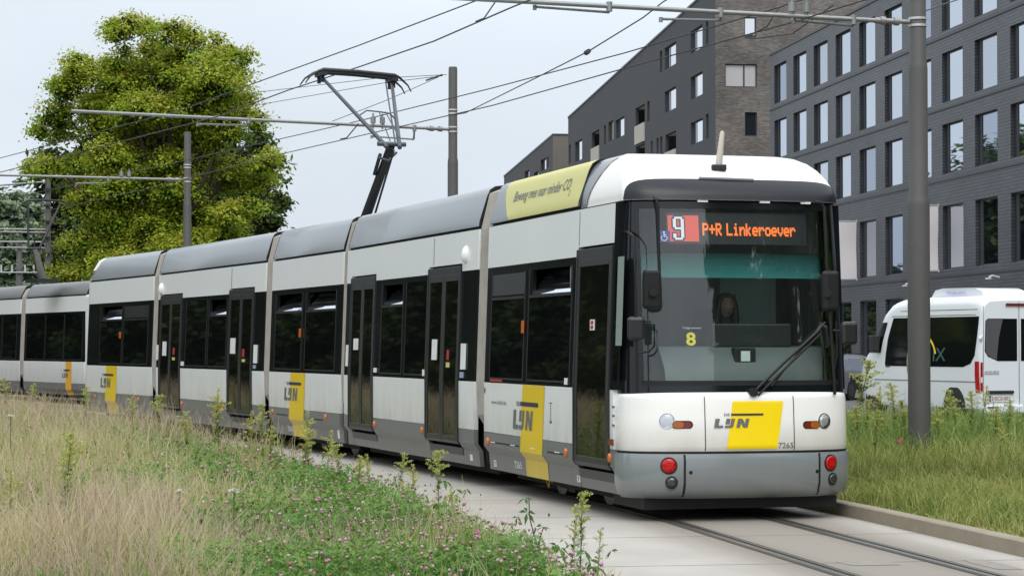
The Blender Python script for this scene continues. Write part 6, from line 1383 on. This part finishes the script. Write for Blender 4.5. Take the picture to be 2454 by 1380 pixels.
# ------------------------------------------------------------------ single weeds
def weed_mesh(seed, bushy=1., plume=.42, hue=0.):
    g = np.random.default_rng(seed); Vs, Cs = [], []
    n = int(230 * bushy); t = g.uniform(.05, .75, n); a = g.uniform(0, 6.28, n); L = .115 * (1.15 - t) * g.uniform(.7, 1.2, n); up = g.uniform(.2, .9, n)
    sx = .035 * np.sin(t * 3 + seed); P = np.stack([sx, 0 * t, t], 1); d = np.stack([np.cos(a), np.sin(a), up], 1); s = np.stack([-np.sin(a), np.cos(a), 0 * a], 1); W_ = .0075
    V = np.stack([P - s * W_ * .4, P + d * (L * .5)[:, None] - s * W_, P + d * L[:, None] - np.array([0, 0, 1]) * (L * .35)[:, None], P + d * (L * .5)[:, None] + s * W_], 1).reshape(-1, 3)
    c = pal_pick([(.09, .17, .04), (.18, .28, .07), (.32, .40, .13)], g.uniform(0, .6, n) + t * .4); Vs.append(V); Cs.append(np.repeat(c, 4, 0))
    nb = int(26 * bushy); bt = 1 - plume * g.uniform(.03, 1, nb); ba = g.uniform(0, 6.28, nb); bl = (.02 + .15 * np.sin(np.pi * np.clip((1 - bt) / plume, 0, 1) ** .7)) * g.uniform(.45, 1.2, nb)
    m = int(1300 * bushy); w_ = g.integers(0, nb, m); q = g.uniform(0, 1, m) ** .7; a = ba[w_] + g.normal(size=m) * .12; rad = bl[w_] * q * .8 + np.abs(g.normal(size=m)) * .009; t = bt[w_] + bl[w_] * (q * .9 - q * q * .45) + g.normal(size=m) * .008
    k_ = g.uniform(0, 1, m) < .2; t = np.where(k_, 1 - plume * .35 * g.uniform(-.1, 1, m), t); rad = np.where(k_, np.abs(g.normal(size=m)) * .014, rad)
    P = np.stack([.035 * np.sin(t * 3 + seed) + rad * np.cos(a), rad * np.sin(a), t], 1); q = g.normal(size=(m, 3)); q /= np.linalg.norm(q, axis=1)[:, None]; r2_ = np.cross(q, g.normal(size=(m, 3))); r2_ /= np.linalg.norm(r2_, axis=1)[:, None]; s = g.uniform(.0035, .0075, m)[:, None]
    V = np.stack([P - q * s * 1.6, P - r2_ * s, P + q * s * 1.6, P + r2_ * s], 1).reshape(-1, 3); c = pal_pick([(.22, .29, .07), (.42, .47, .13), (.58, .59, .22), (.62, .59, .32)], g.uniform(0, .8, m) + .25 * (t - .6)); Vs.append(V); Cs.append(np.repeat(c, 4, 0))
    V = np.concatenate(Vs); C = np.concatenate(Cs) * (1 + hue * np.array([.3, 0, -.2])); return V, C
WM = []
for sd, bu, pl, hu in ((1, 1., .42, 0), (2, .8, .70, .25), (3, 1.2, .60, .1), (4, .6, .50, -.1)):
    V, C = weed_mesh(sd, bu, pl, hu); me = npmesh('foliage', V, np.arange(len(V)).reshape(-1, 4), M['herb'], C); st = MB(); st.tube([(.035 * math.sin(t * 3 + sd), 0, t) for t in np.linspace(0, .97, 9)], list(np.linspace(.009, .003, 9)), 5); so = st.build('stem', M['weedstem'] if 'weedstem' in M else pm('weed_stem', (.14, .18, .06), .8)); WM.append((me, so))
used = [False] * 4
def weed(px, ytop, Z, h, k, label, z0=0., wid=1.):
    r = empty('flowering_weed', (XS(px, Z), Z, z0), px * .7, label, 'plant', 'tall flowering weeds'); me, so = WM[k]
    if used[k]: me, so = me.copy(), so.copy(); COL.objects.link(me); COL.objects.link(so)
    used[k] = True; me.parent = r; so.parent = r; r.scale = (h * wid, h * wid, h); r.rotation_euler = (math.sin(px) * .10, math.cos(px * 1.7) * .12, px * .7)
def wz(px, ytop, Z, k, label, z0=0., wid=1.): weed(px, ytop, Z, ZS(ytop, Z) - z0 - .01, k, label, z0, wid)
LEFT_W = [(1384, 1172, 15.2, 0, 'tall weed with a yellow-green plume in front of the tram door shadow'), (1421, 1262, 15.0, 3, 'thin pale weed right of the tallest plume on the slab edge'), (1362, 1225, 15.3, 1, 'feathery pale weed leaning left of the tallest plume'), (1042, 1078, 19.2, 0, 'weed with a full yellow-green plume below the second tram door', ), (998, 1112, 19.6, 1, 'blurred pale plume standing just left of the full plume'), (962, 1150, 20.2, 2, 'low pale weed in front of the slab joint'),
          (826, 1062, 22.5, 0, 'small plume against the dark underside of the second car'), (890, 1088, 21.5, 1, 'broad pale weed group before the second car skirt'), (955, 1083, 21.6, 0, 'short bright plume under the orange lamp of the second car'), (742, 985, 25.5, 1, 'tall weed in front of the yellow stripe of the middle car'), (715, 1025, 25.0, 2, 'bushy weed left of the yellow stripe foot'), (640, 968, 28.0, 0, 'upright plume in front of the bellows before the middle car'), (655, 1020, 26, 2, 'leafy weed at the foot of the dark bellows'),
          (515, 930, 30.5, 1, 'grey feathery weed in front of the white panel of the fourth car'), (532, 950, 30.4, 1, 'second grey feathery weed right beside its twin'), (378, 945, 33.0, 0, 'upright weed in front of the rear door of the fourth car'), (316, 940, 35.0, 1, 'slender grey weed in front of the rear car skirt'), (205, 925, 39.0, 2, 'tall dull weed where the two trams meet'), (80, 918, 45, 2, 'dull weed at the foot of the second tram'), (14, 905, 47, 2, 'dull weed at the left edge before the second tram'), (110, 945, 44, 1, 'short weed below the second tram bellows'),
          (590, 985, 27.5, 1, 'pale weed below the rear door of the fourth car'), (775, 1030, 23.5, 1, 'thin weed right of the yellow stripe foot'), (862, 1090, 21.8, 2, 'low bushy weed left of the second car orange lamp'), (455, 985, 29, 2, 'low bushy weed below the fourth car panel'), (1090, 1165, 17.6, 1, 'thin dry weed at the right end of the clover patch'), (146, 1034, 17.6, 2, 'single yellow-green weed spike rising in the dry grass'), (62, 1288, 13.6, 2, 'pale bushy weed in the lower left corner'), (25, 1130, 16.5, 1, 'pale weed near the left edge in the dry grass'), (100, 1345, 13.2, 2, 'low bushy weed at the bottom left edge'), (275, 1150, 17.2, 1, 'faint weed in the middle of the dry grass')]
for a in LEFT_W: wz(*a)
RIGHT_W = [(2062, 1000, 30, 2, 'pale bushy weed right of the tram front corner'), (2100, 1010, 29.5, 2, 'bushy weed low beside the red litter'), (2170, 985, 31, 0, 'bright plume touching the left side of the pole'), (2250, 1000, 30.5, 1, 'dry feathery weed touching the right side of the pole'), (2290, 985, 32, 0, 'bright plume in front of the van rear wheel'), (2375, 1000, 31, 2, 'bushy weed under the van rear door edge'), (2390, 1040, 28, 1, 'dry weed in the middle of the right verge'), (2050, 890, 31.5, 0, 'tall weed in front of the van front wheel'), (2080, 985, 33.5, 2, 'leafy weed left of the near pole'), (2110, 955, 34, 1, 'feathery weed below the van door'), (2148, 945, 34.5, 2, 'weed standing just left of the pole shaft'), (2268, 962, 35, 0, 'weed spike just right of the near pole'), (2320, 965, 35.5, 2, 'weed spike before the van tail lamp'), (2345, 950, 36, 1, 'thin weed under the van rear corner'), (2412, 985, 36, 2, 'weed below the van number plate'), (2440, 1010, 35, 1, 'weed at the right edge under the van bumper')]
for px, yt, Z, k, lab in RIGHT_W: wz(px, yt - 28, Z, k, lab, .08, 1.25)
# leafy stalks at the slab edge
def herb(px, Z, h, label, seed):
    g = np.random.default_rng(seed); r = empty('leafy_herb', (XS(px, Z), Z, 0), 0, label, 'plant', 'leafy stalks at the slab edge'); mb = MB(); pts = [(.05 * math.sin(t * 4 + seed) , 0, h * t) for t in np.linspace(0, 1, 6)]; mb.tube(pts, .004, 5); mb.build('stem', M['weedstem2'], r)
    x = []; y = []; z = []
    for t in (.25, .4, .55, .7, .85, 1.):
        a = g.uniform(0, 6.28); x.append(.05 * math.sin(t * 4 + seed) + .03 * math.cos(a)); y.append(.03 * math.sin(a)); z.append(h * t)
    N = len(x); o = leaves3('foliage', np.array(x), np.array(y), np.array(z), g.uniform(.04, .06, N), pal_pick(CLV, g.uniform(.1, .7, N)), g, M['herb'], None, 5, .4, .22); o.parent = r
    for k in ('label', 'category', 'kind'):
        if k in o: del o[k]
M['weedstem2'] = pm('herb_stem', (.07, .09, .03), .8)
herb(1285, 15.3, .62, 'dark leafy stalk bending over the slab edge', 1); herb(1308, 15.0, .46, 'second dark leafy stalk beside the slab joint', 2); herb(1300, 14.6, .30, 'low dark leafy stalk at the bottom slab edge', 5)
# white yarrow umbels
def umbel(px, y, Z, wd, label, seed):
    g = np.random.default_rng(seed); h = ZS(y, Z); r = empty('white_flower', (XS(px, Z), Z, 0), 0, label, 'flower', 'white flower umbels in the meadow'); mb = MB(); mb.tube([(.02, 0, 0), (0, 0, h * .6), (0, 0, h)], .004, 5); mb.build('stem', M['weedstem2'], r)
    n = 26; a = g.uniform(0, 6.28, n); q = wd * g.uniform(0, 1, n) ** .5; balls('flower_head', q * np.cos(a), q * np.sin(a), h + .012 * g.uniform(-1, 1, n) - q * .25, g.uniform(.007, .012, n), np.tile(np.array([[.72, .70, .62]]), (n, 1)), M['petal'], None, sq=.5, parent=r)
umbel(27, 995, 24, .05, 'white flower umbel at the far left in the straw', 1); umbel(432, 1174, 17.3, .035, 'small cream flower umbel in the middle of the meadow', 2); umbel(562, 1172, 17.4, .045, 'white flower umbel at the edge of the clover patch', 3); umbel(162, 1352, 14, .03, 'cream umbel near the bottom edge', 4)
mb = MB(); gg = np.random.default_rng(2); mb.grid([[(.10 * i / 4 - .05 + gg.normal() * .01, .07 * j / 3 + gg.normal() * .012, .05 + abs(gg.normal()) * .04) for i in range(5)] for j in range(4)]); lt = mb.build('crumpled_litter', [pm('faded_red_litter', (.20, .06, .05), .7)], None, loc=(XS(2140, 29), 28.5, .36)); tag(lt, 'crumpled dull red litter in the verge grass left of the pole', 'litter')

# ------------------------------------------------------------------ light, sky, camera
w = bpy.data.worlds.new('World'); sc.world = w; w.use_nodes = True; n = w.node_tree.nodes; l = w.node_tree.links; bg = n['Background']
SUN_EL, SUN_AZ = R(52), math.atan2(.12, -1.0)      # azimuth measured from +Y towards +X
sky = n.new('ShaderNodeTexSky'); sky.sky_type = 'NISHITA'; sky.sun_disc = False; sky.sun_elevation = SUN_EL; sky.sun_rotation = SUN_AZ; sky.air_density = 1.2; sky.dust_density = 3
tc = n.new('ShaderNodeTexCoord'); sp = n.new('ShaderNodeSeparateXYZ'); l.new(tc.outputs['Generated'], sp.inputs[0])
cr = n.new('ShaderNodeValToRGB'); l.new(sp.outputs['Z'], cr.inputs[0]); e = cr.color_ramp.elements
e[0].position = 0; e[0].color = (.73, .795, .89, 1); e[1].position = 1; e[1].color = (1.95, 2.02, 2.08, 1)
q = e.new(.10); q.color = (.83, .915, 1.01, 1); q = e.new(.17); q.color = (.89, .98, 1.07, 1); q = e.new(.45); q.color = (1.38, 1.44, 1.50, 1)
no = n.new('ShaderNodeTexNoise'); no.inputs['Scale'].default_value = 3.2; no.inputs['Detail'].default_value = 7; mp = n.new('ShaderNodeMapping'); mp.inputs['Scale'].default_value = (1, 1, 2.6); l.new(tc.outputs['Generated'], mp.inputs[0]); l.new(mp.outputs[0], no.inputs['Vector'])
mr = n.new('ShaderNodeMapRange'); mr.inputs['From Min'].default_value = .3; mr.inputs['From Max'].default_value = .7; mr.inputs['To Min'].default_value = .91; mr.inputs['To Max'].default_value = 1.09; l.new(no.outputs['Fac'], mr.inputs['Value'])
vm = n.new('ShaderNodeVectorMath'); vm.operation = 'SCALE'; l.new(cr.outputs[0], vm.inputs[0]); l.new(mr.outputs[0], vm.inputs['Scale'])
v2 = n.new('ShaderNodeVectorMath'); v2.operation = 'SCALE'; v2.inputs['Scale'].default_value = 10.; l.new(vm.outputs[0], v2.inputs[0])
mx = n.new('ShaderNodeMix'); mx.data_type = 'RGBA'; mx.inputs['Factor'].default_value = .90; l.new(sky.outputs[0], mx.inputs['A']); l.new(v2.outputs[0], mx.inputs['B'])
l.new(mx.outputs['Result'], bg.inputs['Color']); bg.inputs['Strength'].default_value = .10
sl = bpy.data.lights.new('sun', 'SUN'); sl.energy = 1.6; sl.angle = R(40); sl.color = (1, .965, .91); so = bpy.data.objects.new('sun', sl); COL.objects.link(so)
sd = Vector((math.sin(SUN_AZ) * math.cos(SUN_EL), math.cos(SUN_AZ) * math.cos(SUN_EL), math.sin(SUN_EL))); so.rotation_euler = sd.to_track_quat('Z', 'Y').to_euler(); so.location = sd * 50
cam = bpy.data.cameras.new('camera'); co = bpy.data.objects.new('camera', cam); COL.objects.link(co); sc.camera = co
cam.sensor_width = 36; cam.lens = 36 * F / 2454; cam.clip_start = .5; cam.clip_end = 4000
co.location = (0, 0, EYE); co.rotation_euler = (R(90) + math.atan((HY - 690) / F), 0, 0)
cam.dof.use_dof = False
sc.view_settings.view_transform = 'Standard'; sc.view_settings.look = 'None'; sc.view_settings.exposure = 0
sc.cycles.max_bounces = 6; sc.cycles.transparent_max_bounces = 16; sc.cycles.use_denoising = True; sc.cycles.sample_clamp_indirect = 4
